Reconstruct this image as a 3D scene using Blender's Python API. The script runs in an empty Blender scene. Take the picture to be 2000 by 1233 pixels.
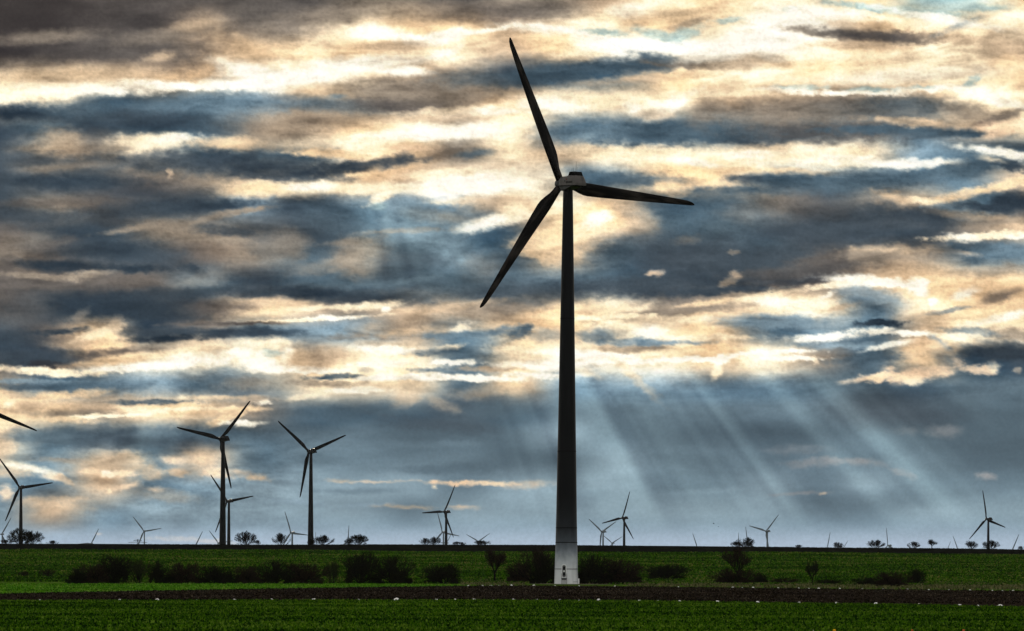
import bpy, bmesh, math, random
import numpy as np
from mathutils import Vector, Matrix, Euler
C = bpy.context.scene.collection
R = math.radians
# ------------------------------------------------------------------ camera, sun, sky light, exposure
ROLL = R(.26); CAMZ = 5.85; FPX = 5555.6; HV = 1090.0
cam_d = bpy.data.cameras.new('camera'); cam = bpy.data.objects.new('camera', cam_d); C.objects.link(cam)
cam_d.lens = 100; cam_d.sensor_width = 36; cam_d.shift_y = (HV-616.5)/2000; cam_d.clip_start = .5; cam_d.clip_end = 90000
RT = Vector((math.cos(ROLL), 0, math.sin(ROLL))); UP = Vector((-math.sin(ROLL), 0, math.cos(ROLL)))
cam.matrix_world = Matrix(((RT.x, UP.x, 0, 0), (0, 0, -1, 0), (RT.z, UP.z, 0, CAMZ), (0, 0, 0, 1)))
bpy.context.scene.camera = cam
SUN_EL, SUN_AZ = R(15.0), R(-4.0)                    # azimuth from +Y towards +X
sd = bpy.data.lights.new('sun', 'SUN'); sd.energy = 1.3; sd.angle = R(3); sd.color = (1, .86, .68)
so = bpy.data.objects.new('sun', sd); C.objects.link(so)
so.rotation_euler = (-Vector((math.sin(SUN_AZ)*math.cos(SUN_EL), math.cos(SUN_AZ)*math.cos(SUN_EL), math.sin(SUN_EL)))).to_track_quat('-Z', 'Y').to_euler()
W = bpy.data.worlds.new('World'); bpy.context.scene.world = W; W.use_nodes = True
nt = W.node_tree; nt.nodes.clear()
def N(t, ty, **k):
    n = t.nodes.new(ty)
    for a, b in k.items():
        if a.startswith('_'): n.inputs[a[1:]].default_value = b
        else: setattr(n, a, b)
    return n
sky = N(nt, 'ShaderNodeTexSky', sky_type='NISHITA', sun_disc=False, sun_elevation=SUN_EL, sun_rotation=SUN_AZ, air_density=1.2, dust_density=2)
bg = N(nt, 'ShaderNodeBackground'); bg.inputs['Strength'].default_value = .1
nt.links.new(sky.outputs[0], bg.inputs['Color'])
tc = N(nt, 'ShaderNodeTexCoord'); mp = N(nt, 'ShaderNodeMapping'); mp.inputs['Scale'].default_value = (2, 2, 9)
nt.links.new(tc.outputs['Generated'], mp.inputs['Vector'])
nz = N(nt, 'ShaderNodeTexNoise'); nz.inputs['Scale'].default_value = 1.6; nz.inputs['Detail'].default_value = 6
nt.links.new(mp.outputs[0], nz.inputs['Vector'])
cr = N(nt, 'ShaderNodeValToRGB'); e = cr.color_ramp.elements
e[0].position = .36; e[0].color = (.26, .29, .34, 1); e[1].position = .66; e[1].color = (1.0, .93, .80, 1)
nt.links.new(nz.outputs['Fac'], cr.inputs['Fac'])
bc = N(nt, 'ShaderNodeBackground'); bc.inputs['Strength'].default_value = CLOUD_LIGHT = 1.25
nt.links.new(cr.outputs[0], bc.inputs['Color'])
mx = N(nt, 'ShaderNodeMixShader'); mx.inputs[0].default_value = .85
nt.links.new(bg.outputs[0], mx.inputs[1]); nt.links.new(bc.outputs[0], mx.inputs[2])
wo = N(nt, 'ShaderNodeOutputWorld'); nt.links.new(mx.outputs[0], wo.inputs['Surface'])
vs = bpy.context.scene.view_settings
vs.view_transform = 'Standard'; vs.look = 'None'; vs.exposure = 0; vs.gamma = 1; vs.use_curve_mapping = False
sc = bpy.context.scene; sc.cycles.volume_bounces = 0; sc.cycles.transparent_max_bounces = 12; sc.cycles.max_bounces = 5
# ------------------------------------------------------------------ where things stand: a bearing read off the photograph and a real distance
def ray(px, py):
    xc = (px-1000)/FPX; yc = (HV-py)/FPX
    return (xc*math.cos(ROLL)-yc*math.sin(ROLL), xc*math.sin(ROLL)+yc*math.cos(ROLL))
def at(px, py, d):
    a, b = ray(px, py); return Vector((a*d, d, CAMZ+b*d))
def on_flat(px, py):
    a, b = ray(px, py); d = -CAMZ/b; return Vector((a*d, d, 0))
CREST = 1300.
_cx = []; _cz = []
for px, py in ((-400,1064.5),(0,1064),(300,1064),(500,1064.3),(800,1065),(1000,1066),(1250,1067),(1500,1069),(1750,1071.5),(2000,1075),(2400,1081)):
    p = at(px, py, CREST); _cx.append(p.x); _cz.append(p.z)
_fy = [1300,1500,1923,2110,2700,3300,4300,6500,9000,14000]; _fz = [0,-4,-16.5,-18,-29,-43,-56,-84,-120,-190]
def H(x, y):
    """height of the land"""
    x = np.asarray(x, float); y = np.asarray(y, float)
    cz = np.interp(x*CREST/np.maximum(y, CREST), _cx, _cz)
    t = np.clip((y-672)/(CREST-672), 0, 1); s = np.sin(t**1.12*math.pi/2)
    z = cz*s+np.interp(y, _fy, _fz)
    z = z+(np.sin(x/37+y/90)*.18+np.sin(x/14-y/41)*.08)*np.clip((y-690)/100, 0, 1)*np.clip((1500-y)/300, 0, 1)
    return z
# ------------------------------------------------------------------ helpers
def tag(o, label=None, cat=None, group=None, kind=None):
    if label: o['label'] = label
    if cat: o['category'] = cat
    if group: o['group'] = group
    if kind: o['kind'] = kind
    return o
def empty(name, loc, rz=0, **k):
    o = bpy.data.objects.new(name, None); C.objects.link(o); o.location = loc; o.rotation_euler = (0, 0, rz); o.empty_display_size = 1
    return tag(o, **k)
def copy_tree(o, parent=None):
    c = o.copy(); C.objects.link(c); c.parent = parent
    for ch in list(o.children):
        copy_tree(ch, c)
    return c
class MB:
    def __init__(s): s.v = []; s.f = []
    def add(s, vs, fs):
        n = len(s.v); s.v += [tuple(v) for v in vs]; s.f += [tuple(i+n for i in f) for f in fs]; return s
    def box(s, c, d, M=None):
        vs = [Vector((c[0]+d[0]*i/2, c[1]+d[1]*j/2, c[2]+d[2]*k/2)) for i in (-1, 1) for j in (-1, 1) for k in (-1, 1)]
        if M: vs = [M @ v for v in vs]
        return s.add(vs, [(0,1,3,2),(4,6,7,5),(0,4,5,1),(2,3,7,6),(0,2,6,4),(1,5,7,3)])
    def seg(s, a, b, ra, rb, n=3, cap=False):
        a = Vector(a); b = Vector(b); d = (b-a); q = d.to_track_quat('Z', 'Y')
        vs = [a+q @ Vector((math.cos(2*math.pi*i/n)*ra, math.sin(2*math.pi*i/n)*ra, 0)) for i in range(n)]
        vs += [b+q @ Vector((math.cos(2*math.pi*i/n)*rb, math.sin(2*math.pi*i/n)*rb, 0)) for i in range(n)]
        fs = [(i, (i+1) % n, n+(i+1) % n, n+i) for i in range(n)]
        if cap: fs += [tuple(range(n))[::-1], tuple(range(n, 2*n))]
        return s.add(vs, fs)
    def rings(s, rs, cap=True):                         # rs: list of vertex rings of the same length
        n = len(rs[0]); vs = [p for r in rs for p in r]; fs = []
        for k in range(len(rs)-1):
            for i in range(n): fs.append((k*n+i, k*n+(i+1) % n, (k+1)*n+(i+1) % n, (k+1)*n+i))
        if cap: fs += [tuple(range(n))[::-1], tuple(range((len(rs)-1)*n, len(rs)*n))]
        return s.add(vs, fs)
    def build(s, name, m, parent=None, smooth=False, bevel=0):
        me = bpy.data.meshes.new(name); me.from_pydata(s.v, [], s.f); me.materials.append(m); me.update()
        if smooth: me.polygons.foreach_set('use_smooth', [True]*len(me.polygons))
        o = bpy.data.objects.new(name, me); C.objects.link(o)
        if parent: o.parent = parent
        if bevel:
            b = o.modifiers.new('bevel', 'BEVEL'); b.width = bevel; b.segments = 2; b.limit_method = 'ANGLE'; b.angle_limit = R(25)
        return o
def np_mesh(name, v, f, m, parent=None, smooth=False):
    me = bpy.data.meshes.new(name); v = np.ascontiguousarray(v, np.float32); f = np.ascontiguousarray(f, np.int32); k = f.shape[1]
    me.vertices.add(len(v)); me.vertices.foreach_set('co', v.ravel())
    me.loops.add(f.size); me.loops.foreach_set('vertex_index', f.ravel())
    me.polygons.add(len(f)); me.polygons.foreach_set('loop_start', np.arange(len(f), dtype=np.int32)*k)
    me.update(calc_edges=True); me.materials.append(m)
    if smooth: me.polygons.foreach_set('use_smooth', np.ones(len(f), bool))
    o = bpy.data.objects.new(name, me); C.objects.link(o)
    if parent: o.parent = parent
    return o
def grid_mesh(name, X, Y, Z, m, smooth=True):
    h, w = X.shape; i = np.arange(h*w).reshape(h, w)
    f = np.stack([i[:-1, :-1], i[:-1, 1:], i[1:, 1:], i[1:, :-1]], -1).reshape(-1, 4)
    return np_mesh(name, np.stack([X, Y, Z], -1).reshape(-1, 3), f, m, smooth=smooth)
# ------------------------------------------------------------------ materials
def mat(name, col, rough=1, noise=None, isl=None, spec=0, bump=None):
    """noise: (scale xyz, detail, second colour, lo, hi); isl: second colour mixed by the random value of each leaf"""
    m = bpy.data.materials.new(name); m.use_nodes = True; t = m.node_tree; b = t.nodes['Principled BSDF']
    b.inputs['Base Color'].default_value = (*col, 1); b.inputs['Roughness'].default_value = rough; b.inputs['Specular IOR Level'].default_value = spec
    src = None
    tcn = N(t, 'ShaderNodeTexCoord')
    for nn in (noise or []):
        mpn = N(t, 'ShaderNodeMapping'); mpn.inputs['Scale'].default_value = nn[0]; t.links.new(tcn.outputs['Object'], mpn.inputs[0])
        tn = N(t, 'ShaderNodeTexNoise'); tn.inputs['Scale'].default_value = 1; tn.inputs['Detail'].default_value = nn[1]; t.links.new(mpn.outputs[0], tn.inputs['Vector'])
        mr = N(t, 'ShaderNodeMapRange'); mr.inputs[1].default_value = nn[3]; mr.inputs[2].default_value = nn[4]; t.links.new(tn.outputs['Fac'], mr.inputs[0])
        mc = N(t, 'ShaderNodeMix', data_type='RGBA'); t.links.new(mr.outputs[0], mc.inputs[0])
        if src is None: mc.inputs[6].default_value = (*col, 1)
        else: t.links.new(src, mc.inputs[6])
        mc.inputs[7].default_value = (*nn[2], 1); src = mc.outputs[2]
    if isl:
        g = N(t, 'ShaderNodeNewGeometry'); mc = N(t, 'ShaderNodeMix', data_type='RGBA'); t.links.new(g.outputs['Random Per Island'], mc.inputs[0])
        if src is None: mc.inputs[6].default_value = (*col, 1)
        else: t.links.new(src, mc.inputs[6])
        mc.inputs[7].default_value = (*isl, 1); src = mc.outputs[2]
    if src is not None: t.links.new(src, b.inputs['Base Color'])
    if bump:
        tn = N(t, 'ShaderNodeTexNoise'); tn.inputs['Scale'].default_value = bump[0]; t.links.new(tcn.outputs['Object'], tn.inputs['Vector'])
        bp = N(t, 'ShaderNodeBump'); bp.inputs['Strength'].default_value = bump[1]; bp.inputs['Distance'].default_value = bump[2]
        t.links.new(tn.outputs['Fac'], bp.inputs['Height']); t.links.new(bp.outputs[0], b.inputs['Normal'])
    return m
# ---- cloud deck of the sky, computed over azimuth and elevation (u to the right, v downwards) ----
import numpy as np
PAL = {'k':(66,62,61),'g':(100,95,91),'h':(142,131,118),'t':(191,168,142),'c':(228,197,160),
       'C':(252,228,194),'W':(255,244,224),'n':(56,68,78),'d':(71,82,91),'m':(84,102,113),'b':(103,124,136),'l':(129,151,163),
       's':(160,186,184),'p':(134,157,173),'y':(170,186,204),'r':(232,200,168),'q':(146,147,148)}
GRID = """
kkggggghhghhtCcCCcssct
kkggthhCcctCCcCWWcCCCt
kgghtcCcCCtcWWWWCcCCtt
CCCccWCCthdmmcCCcCCCcc
CCmmblhhhtcCCCtthhtCCC
dmdmmhtcCWCbbmmgmmmtCC
dthCmmmCchCtCCCCCClbmm
dddghcCctWWbbccbbbbbtt
dhgddldblltCcmmhdhtbdt
gddhhhdmbbmctmmddddhtt
hgddghmhmbmcbddmghhbbb
ggggmdmmdmmbmddggtccct
gnnngcthtthcChtCCbCcct
dgcdhbllhbccCCcblbtCCC
ddcCCCtCCbCWCCcChmcmdd
tbblbbCCCbclllbbmmmmmm
cctcchmmmdmbbbbbbddmmm
tmmmmmmbmmmlbmmmmbmmmm
tbtbtbbbbbmmlbbbbbbmmm
bbtblllllblllbblblbbbb
ltllllllblllllllbbllll
pppppppppppppppppppppp
yyyyyyyyyyyyyyyyyyyyyy
"""
def lin(c):
    c = np.asarray(c, float)/255.0
    return np.where(c <= .04045, c/12.92, ((c+.055)/1.055)**2.4)
_rs = np.random.RandomState(7); _TAB = _rs.rand(8, 256, 256)
def vnoise(x, y, s):
    T = _TAB[s % 8]; xi = np.floor(x).astype(int); yi = np.floor(y).astype(int)
    fx = x-xi; fy = y-yi; fx = fx*fx*fx*(fx*(fx*6-15)+10); fy = fy*fy*fy*(fy*(fy*6-15)+10)
    o = s*37; a = (xi+o) & 255; a1 = (xi+1+o) & 255; b = (yi+o*3) & 255; b1 = (yi+1+o*3) & 255
    return (T[b, a]*(1-fx)+T[b, a1]*fx)*(1-fy)+(T[b1, a]*(1-fx)+T[b1, a1]*fx)*fy
def fbm(x, y, s, n=5, g=.5):
    t = 0; w = 1; W = 0
    for i in range(n):
        t = t+w*vnoise(x, y, s+i); W += w; w *= g
        x, y = x*1.9+y*.35+3.1, y*2.0-x*.25+7.7
    return t/W-.5
def ss(a, b, x):
    t = np.clip((x-a)/(b-a), 0, 1); return t*t*(3-2*t)
def sample(G, gx, gy):                                  # Catmull-Rom lookup in the coarse colour grid
    H, W_, _ = G.shape; gx = np.clip(gx, 0, W_-1.001); gy = np.clip(gy, 0, H-1.001)
    ix = np.floor(gx).astype(int); iy = np.floor(gy).astype(int); fx = gx-ix; fy = gy-iy
    def w(f): return [(-f+2*f*f-f**3)/2, (2-5*f*f+3*f**3)/2, (f+4*f*f-3*f**3)/2, (-f*f+f**3)/2]
    wx = w(fx); wy = w(fy); out = 0
    for j in range(4):
        for i in range(4):
            out = out+G[np.clip(iy+j-1, 0, H-1), np.clip(ix+i-1, 0, W_-1)]*(wx[i]*wy[j])[..., None]
    return out
# clouds with a shape of their own: (u, v, half width, half height, tilt in degrees, colour, opacity, edge softness)
BLOBS = [
 # top left dark shelf and bright slit under it
 (120,60,330,90,2,'k',.7,.7),(250,95,130,35,4,'g',.8,.7),(100,70,90,12,-3,'h',.6,.7),(480,20,60,45,0,'g',.6,.6),(560,40,30,35,0,'g',.5,.5),
 (340,68,90,14,-6,'h',.6,.6),(380,50,50,14,-8,'t',.6,.6),(310,110,30,10,-10,'c',.5,.7),
 (140,172,150,11,2,'W',.95,.5),(330,168,130,10,3,'W',.95,.5),(470,165,90,12,2,'W',.9,.5),(120,150,160,22,-4,'c',.6,.7),
 (460,130,50,14,10,'W',.8,.6),(560,148,110,16,2,'W',1,.5),(720,125,90,16,-2,'W',1,.5),(775,140,60,10,4,'W',1,.5),(600,122,80,6,3,'W',.6,.6),
 (540,100,80,26,0,'c',.7,.6),(530,65,45,25,0,'h',.5,.6),(730,60,40,12,0,'W',.8,.5),(800,75,35,10,10,'W',.9,.5),(850,72,50,13,-8,'W',.95,.5),
 (900,60,30,7,0,'W',.7,.5),(780,90,60,13,0,'t',.7,.6),(960,60,60,5,-8,'W',.8,.6),(1070,58,90,11,4,'W',.95,.5),(860,105,50,8,-20,'W',.7,.6),
 (840,25,60,12,-3,'h',.4,.8),(1000,25,110,22,0,'g',.7,.7),(650,30,90,20,-5,'h',.7,.7),(1230,20,40,14,0,'W',.6,.6),(960,95,60,20,0,'t',.45,.7),(1060,80,60,16,4,'c',.6,.7),
 (690,172,30,10,0,'C',.7,.5),(640,180,60,14,5,'c',.6,.6),
 # dark bands, left
 (60,222,140,16,2,'d',.9,.5),(230,218,200,20,2,'m',.8,.6),(300,235,120,18,3,'d',.8,.6),(20,225,60,14,0,'n',.7,.6),(440,205,120,18,0,'b',.7,.6),
 (300,275,70,15,-3,'C',.9,.5),(280,295,25,7,0,'C',.9,.4),(345,270,45,9,-5,'W',.6,.5),(450,280,70,14,2,'c',.8,.6),(130,272,45,22,10,'t',.7,.6),(560,275,90,20,0,'t',.5,.7),
 (60,310,90,14,0,'d',.8,.6),(140,355,150,10,0,'n',.6,.6),(330,315,170,22,0,'d',.8,.5),(540,335,120,26,2,'d',.9,.5),(700,325,130,13,-6,'d',.9,.4),(450,308,50,10,-6,'d',.6,.4),
 (150,325,90,7,-4,'h',.5,.8),(640,350,60,10,0,'d',.6,.6),(336,338,5,8,15,'r',.6,.6),(735,332,16,8,-30,'c',.6,.4),
 # bright middle
 (640,205,90,16,4,'b',.7,.6),(800,170,150,24,-3,'h',.85,.5),(960,155,120,20,-2,'m',.6,.6),(780,205,100,12,0,'g',.8,.6),(880,190,80,18,-4,'h',.7,.6),(655,188,16,5,0,'b',.8,.4),
 (930,215,120,8,-2,'C',.7,.5),(960,218,50,8,0,'W',.7,.5),(860,232,110,8,0,'t',.6,.6),(620,235,80,20,-6,'h',.6,.7),(620,280,80,14,-5,'C',.6,.6),
 (850,262,130,12,-2,'W',1,.4),(720,285,60,14,-10,'C',.8,.5),(640,300,80,8,3,'c',.9,.5),(800,292,60,9,0,'r',.7,.6),(790,305,16,8,0,'d',.8,.4),(930,300,36,7,-6,'b',.8,.5),
 (900,330,130,10,-6,'t',.5,.7),(870,340,70,8,-5,'C',.7,.6),
 # band right of the upper blade
 (1100,140,120,12,-3,'m',.8,.5),(1080,155,100,18,0,'m',.9,.5),(1240,130,110,17,-2,'m',.9,.4),(1330,128,80,8,6,'h',.9,.5),(1280,112,40,10,10,'m',.7,.5),
 (1440,125,80,16,-6,'t',.7,.6),(1230,158,120,9,-4,'t',.7,.6),(1300,90,160,11,3,'W',1,.4),(1400,105,80,14,-10,'W',.9,.5),(1140,110,60,10,-3,'C',.7,.6),
 (1180,62,45,8,6,'s',.65,.5),(1290,70,50,10,14,'s',.65,.5),(1340,65,34,12,-20,'s',.7,.4),(1420,40,34,7,-5,'s',.7,.4),(1350,45,30,8,-20,'h',.4,.5),(1200,78,80,5,4,'W',.7,.5),
 (1060,205,70,18,0,'W',.8,.6),(1180,200,80,14,-4,'C',.8,.6),(1310,205,60,12,-30,'W',.9,.5),(1230,215,26,14,30,'W',.8,.6),(1400,185,130,10,-3,'C',.8,.6),
 (1180,262,110,18,2,'b',.9,.5),(1300,262,120,20,-2,'m',.95,.4),(1420,250,140,30,-5,'m',.8,.5),(1380,220,40,26,-20,'h',.7,.6),(1500,225,90,28,0,'h',.8,.6),(1270,225,40,12,0,'t',.6,.7),
 (1500,262,160,14,0,'m',.9,.5),(1640,255,180,22,0,'g',.8,.5),(1600,225,140,22,3,'h',.7,.5),(1780,205,90,18,2,'m',.7,.6),(1740,255,150,10,0,'m',.9,.4),(1860,262,90,10,2,'m',.8,.5),
 (1780,238,90,8,4,'t',.8,.5),(1900,220,70,16,10,'h',.7,.6),(1950,255,34,14,-25,'r',.8,.4),(1925,245,22,10,-10,'r',.8,.3),(1960,225,60,8,-18,'g',.5,.6),
 (1540,175,70,6,2,'W',.8,.5),(1680,182,120,7,0,'W',.9,.4),(1820,175,90,7,-2,'W',.8,.4),(1930,190,80,9,14,'W',.8,.5),
 (1560,170,60,5,1,'s',.6,.4),(1700,176,50,5,0,'s',.65,.5),(1900,160,26,10,-30,'s',.7,.4),(1800,172,40,4,0,'s',.5,.5),
 (1580,62,60,9,6,'h',.8,.6),(1700,70,110,13,5,'g',.95,.5),(1780,72,70,9,5,'g',.8,.5),(1680,88,110,11,3,'t',.8,.6),(1850,76,80,10,6,'t',.6,.6),(1650,45,60,12,6,'t',.5,.6),
 (1700,110,120,10,0,'C',.8,.6),(1530,130,50,9,3,'c',.8,.6),(1960,100,60,30,10,'t',.7,.6),(1970,130,40,20,0,'c',.8,.6),
 (1780,25,130,9,6,'s',.8,.5),(1660,12,70,7,8,'s',.65,.5),(1900,18,70,7,-2,'s',.7,.5),(1545,18,25,6,0,'s',.7,.4),(1700,30,90,6,12,'C',.8,.5),(1850,40,130,9,10,'W',.9,.5),(1600,25,90,10,5,'W',.8,.5),
 (1880,52,50,8,-20,'l',.5,.5),(1960,30,60,8,-4,'C',.8,.5),(1770,150,200,14,-3,'W',.6,.7),
 # under it
 (1230,300,120,12,4,'C',.9,.5),(1360,318,60,8,6,'W',.9,.5),(1470,300,60,8,-4,'W',.7,.5),(1600,305,90,12,2,'C',.9,.5),(1700,315,90,10,6,'W',.7,.5),(1800,320,90,10,0,'W',.8,.5),(1500,335,120,10,2,'c',.8,.6),
 (1960,300,90,9,8,'W',.8,.5),(1920,325,50,16,-8,'m',.9,.4),(1980,325,40,10,15,'n',.7,.4),(1940,312,26,6,10,'C',.8,.4),(1840,340,80,12,-5,'b',.8,.5),
 (1240,350,100,13,2,'m',.8,.5),(1560,355,120,16,2,'m',.9,.5),(1700,350,120,18,-3,'m',.8,.5),(1450,352,40,10,0,'d',.6,.5),
 # centre by the nacelle
 (930,365,150,14,-3,'W',1,.5),(700,368,180,12,1,'C',.9,.5),(560,372,80,14,3,'C',1,.5),(600,366,50,8,0,'W',.8,.5),(500,372,60,14,0,'c',.8,.6),(760,382,40,9,-20,'C',.8,.4),(900,392,60,8,0,'C',.6,.5),
 (1060,350,60,40,0,'C',.6,.7),(960,432,60,13,-12,'W',.9,.5),(1000,405,30,22,0,'C',.8,.5),(950,395,60,14,0,'t',.6,.6),(860,420,70,12,6,'t',.5,.7),(1150,375,40,16,10,'t',.5,.7),
 (1165,430,32,12,-18,'W',1,.5),(1150,455,60,20,0,'C',.5,.7),(1240,420,50,26,30,'t',.7,.5),(1310,368,32,14,20,'c',.8,.4),(1060,470,50,26,-10,'c',.8,.4),(1130,490,26,18,-20,'c',.6,.4),(1050,500,40,10,20,'c',.6,.4),
 # big left dark mass
 (560,440,120,50,0,'d',.6,.7),(640,425,60,40,20,'m',.6,.6),(560,480,34,30,0,'h',.6,.5),(700,500,50,36,0,'h',.7,.4),(690,470,60,8,-8,'h',.7,.5),(620,520,60,14,-10,'h',.5,.6),(800,510,70,24,0,'d',.6,.6),
 (760,552,70,8,-6,'m',.7,.5),(820,545,40,5,-8,'b',.5,.5),(700,580,160,16,4,'n',.7,.6),(600,572,100,10,-3,'n',.6,.6),(500,570,60,14,0,'d',.7,.6),(900,560,120,30,0,'m',.6,.7),(780,405,40,16,-40,'l',.6,.6),(740,402,16,8,0,'s',.5,.5),(830,430,60,30,50,'b',.5,.7),(780,450,80,5,-3,'h',.6,.5),
 (1040,570,120,22,0,'d',.6,.6),(950,520,40,26,0,'h',.4,.7),
 (100,395,160,8,-2,'g',.6,.7),(300,410,170,16,-4,'d',.8,.6),(430,400,80,10,-3,'n',.5,.6),(60,420,90,14,0,'d',.7,.6),(60,465,50,14,0,'h',.4,.7),(110,475,40,10,-10,'g',.7,.6),
 (250,447,60,7,-10,'h',.8,.5),(330,448,80,6,3,'h',.9,.4),(420,466,60,6,4,'h',.8,.5),(400,430,90,5,-12,'h',.7,.5),(470,412,60,6,-8,'h',.8,.5),(440,450,60,10,5,'d',.6,.5),
 (210,488,90,16,-2,'n',.8,.5),(120,520,90,12,3,'n',.9,.5),(260,525,70,9,0,'n',.9,.4),(380,530,26,10,20,'n',.7,.4),(310,500,50,14,0,'d',.6,.6),
 (20,520,22,30,-30,'g',.8,.5),(80,540,90,7,4,'h',.8,.4),(170,536,60,7,-6,'h',.9,.4),(250,550,60,9,6,'g',.9,.5),(400,545,60,16,-12,'h',.4,.6),(60,560,110,6,0,'g',.7,.6),
 (180,600,150,24,-2,'n',.9,.5),(330,575,130,12,-3,'n',.6,.5),(280,610,120,14,3,'n',.8,.5),(60,600,50,30,0,'g',.5,.7),(160,618,20,10,-30,'h',.5,.5),(440,600,80,12,-4,'g',.7,.5),(540,592,60,11,2,'t',.8,.5),
 (640,600,70,5,-3,'C',.6,.5),(580,625,150,4,-3,'C',.9,.4),(440,632,110,4,-1,'g',.9,.5),(380,650,140,12,0,'d',.9,.5),(530,652,60,12,0,'d',.8,.5),(340,662,90,6,-2,'n',.8,.5),(120,648,60,6,-4,'n',.8,.5),(20,660,60,14,0,'n',.7,.6),
 (190,650,45,10,-16,'C',.8,.5),(230,630,16,14,0,'t',.6,.6),(160,670,70,8,-4,'t',.5,.7),(270,685,60,6,-4,'g',.5,.7),(60,700,110,18,0,'d',.9,.5),(100,712,60,8,3,'k',.7,.5),(200,690,70,8,-6,'g',.6,.6),
 (730,595,60,9,-4,'C',.8,.5),(755,606,10,7,0,'W',.9,.4),(650,620,40,5,0,'W',.7,.4),(700,650,60,26,0,'l',.6,.6),(760,640,70,14,-4,'t',.6,.6),(720,660,80,8,0,'h',.7,.5),
 (880,597,120,8,-6,'t',.6,.6),(960,605,80,9,-4,'h',.7,.6),(900,640,26,9,-14,'W',.8,.5),(850,645,120,9,-5,'c',.5,.6),(890,655,70,8,-4,'b',.8,.4),(990,645,40,9,-12,'b',.8,.4),(840,655,30,7,4,'b',.6,.4),(870,680,40,6,-10,'C',.8,.4),(760,685,70,8,3,'W',.9,.4),(850,688,50,8,-4,'m',.7,.4),(720,672,60,6,0,'t',.5,.6),
 # bright band 600-740
 (300,715,150,9,-4,'W',1,.45),(90,725,110,7,3,'C',1,.4),(400,700,110,10,-4,'W',.8,.5),(220,705,90,9,-7,'c',.7,.6),(520,712,40,14,0,'W',.9,.5),(440,735,40,20,0,'b',.5,.6),(470,690,30,8,0,'W',.8,.5),(560,690,16,16,0,'W',.8,.4),(600,722,60,7,0,'W',.9,.4),(490,750,60,14,0,'t',.5,.7),(580,700,30,18,10,'c',.6,.5),
 (520,672,60,12,4,'C',.9,.5),(530,690,20,8,0,'s',.5,.4),(650,700,60,16,0,'t',.6,.6),(650,735,50,5,-3,'m',.8,.4),(710,722,14,5,0,'m',.6,.4),(690,762,50,6,0,'W',.9,.4),(640,748,70,6,2,'h',.6,.5),(790,738,90,6,-1,'W',1,.4),(750,712,60,5,0,'W',.7,.5),(880,708,60,5,0,'W',.9,.4),(930,738,110,7,3,'W',1,.4),(860,722,60,5,0,'b',.7,.5),(960,720,60,5,2,'t',.8,.5),(590,775,30,6,-10,'C',.7,.5),(515,786,14,5,0,'W',.8,.4),
 (1030,690,80,9,6,'C',.8,.5),(1050,715,70,10,2,'W',.9,.5),(1040,735,60,6,0,'W',.8,.5),(1150,692,90,8,2,'W',1,.4),(1300,703,180,5,-2,'W',1,.35),(1500,690,90,5,-3,'W',1,.4),(1230,680,70,7,0,'h',.7,.5),(1150,675,50,12,0,'t',.4,.6),(1140,725,30,8,20,'C',.7,.5),(1090,615,60,6,-2,'c',.8,.6),
 (1170,605,60,9,-4,'t',.5,.6),(1300,610,120,10,-6,'h',.9,.4),(1420,600,80,9,-4,'h',.8,.5),(1480,608,60,8,0,'t',.6,.6),(1500,575,70,10,-10,'C',.8,.5),(1380,592,60,5,-6,'c',.7,.5),(1200,618,80,5,-2,'C',.9,.4),(1250,605,30,6,-30,'C',.6,.5),
 (1270,650,26,16,0,'W',.8,.4),(1330,625,100,8,3,'C',.9,.5),(1350,645,40,9,-14,'c',.7,.5),(1210,640,40,16,0,'C',.5,.6),(1280,668,120,7,0,'l',.8,.5),(1380,660,90,6,0,'C',.9,.5),(1200,650,60,12,10,'b',.3,.7),(1160,655,40,12,0,'b',.7,.6),(1010,650,26,10,-20,'m',.8,.4),(1060,655,40,14,0,'b',.5,.6),
 (1520,630,110,16,0,'l',.9,.5),(1440,635,50,12,0,'b',.5,.6),(1570,600,80,14,-4,'C',.9,.5),(1520,590,40,10,0,'W',.7,.5),(1700,548,100,10,4,'W',1,.4),(1795,560,22,14,30,'W',1,.4),(1640,555,60,7,-8,'C',.9,.4),(1620,575,20,5,-20,'W',.6,.4),
 (1700,575,60,14,10,'l',.7,.5),(1670,588,30,9,-4,'b',.9,.35),(1640,600,40,5,-14,'t',.5,.4),(1825,590,8,7,0,'W',1,.4),(1890,575,30,12,-20,'W',.9,.4),(1850,608,50,5,-10,'b',.7,.4),(1900,590,50,6,-8,'c',.8,.4),(1960,580,50,14,-14,'g',.7,.5),(1800,615,60,14,0,'t',.5,.6),
 (1720,630,40,8,0,'n',.95,.3),(1690,632,22,5,-8,'d',.8,.4),(1600,660,90,9,-4,'W',.9,.4),(1760,650,100,7,3,'W',1,.35),(1880,665,70,7,12,'C',.9,.4),(1960,622,70,9,-12,'W',.8,.5),(1930,640,60,6,0,'C',.8,.5),(1980,655,60,12,4,'h',.8,.5),(1900,650,60,8,5,'b',.6,.5),
 (1640,675,110,7,0,'l',.7,.5),(1740,675,50,6,-10,'W',.7,.5),(1860,680,30,16,20,'c',.7,.5),(1840,670,30,8,30,'l',.5,.5),(1960,690,90,22,0,'d',.9,.5),(1700,700,90,9,-4,'m',.7,.5),(1540,700,60,5,0,'W',.9,.4),(1588,703,5,10,-10,'C',.6,.5),
 (1800,700,40,16,30,'c',.8,.5),(1790,733,60,12,-8,'r',1,.35),(1720,738,45,9,-6,'r',.95,.35),(1665,745,24,5,-6,'r',.9,.35),(1735,722,14,6,0,'r',.8,.35),(1840,720,16,8,-10,'r',.7,.35),(1788,746,20,5,0,'C',.9,.4),
 (1910,722,40,9,5,'r',.7,.35),(1940,718,14,9,-20,'C',.6,.35),(1870,706,10,8,30,'r',.6,.35),(1985,722,8,6,0,'h',.7,.4),
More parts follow.
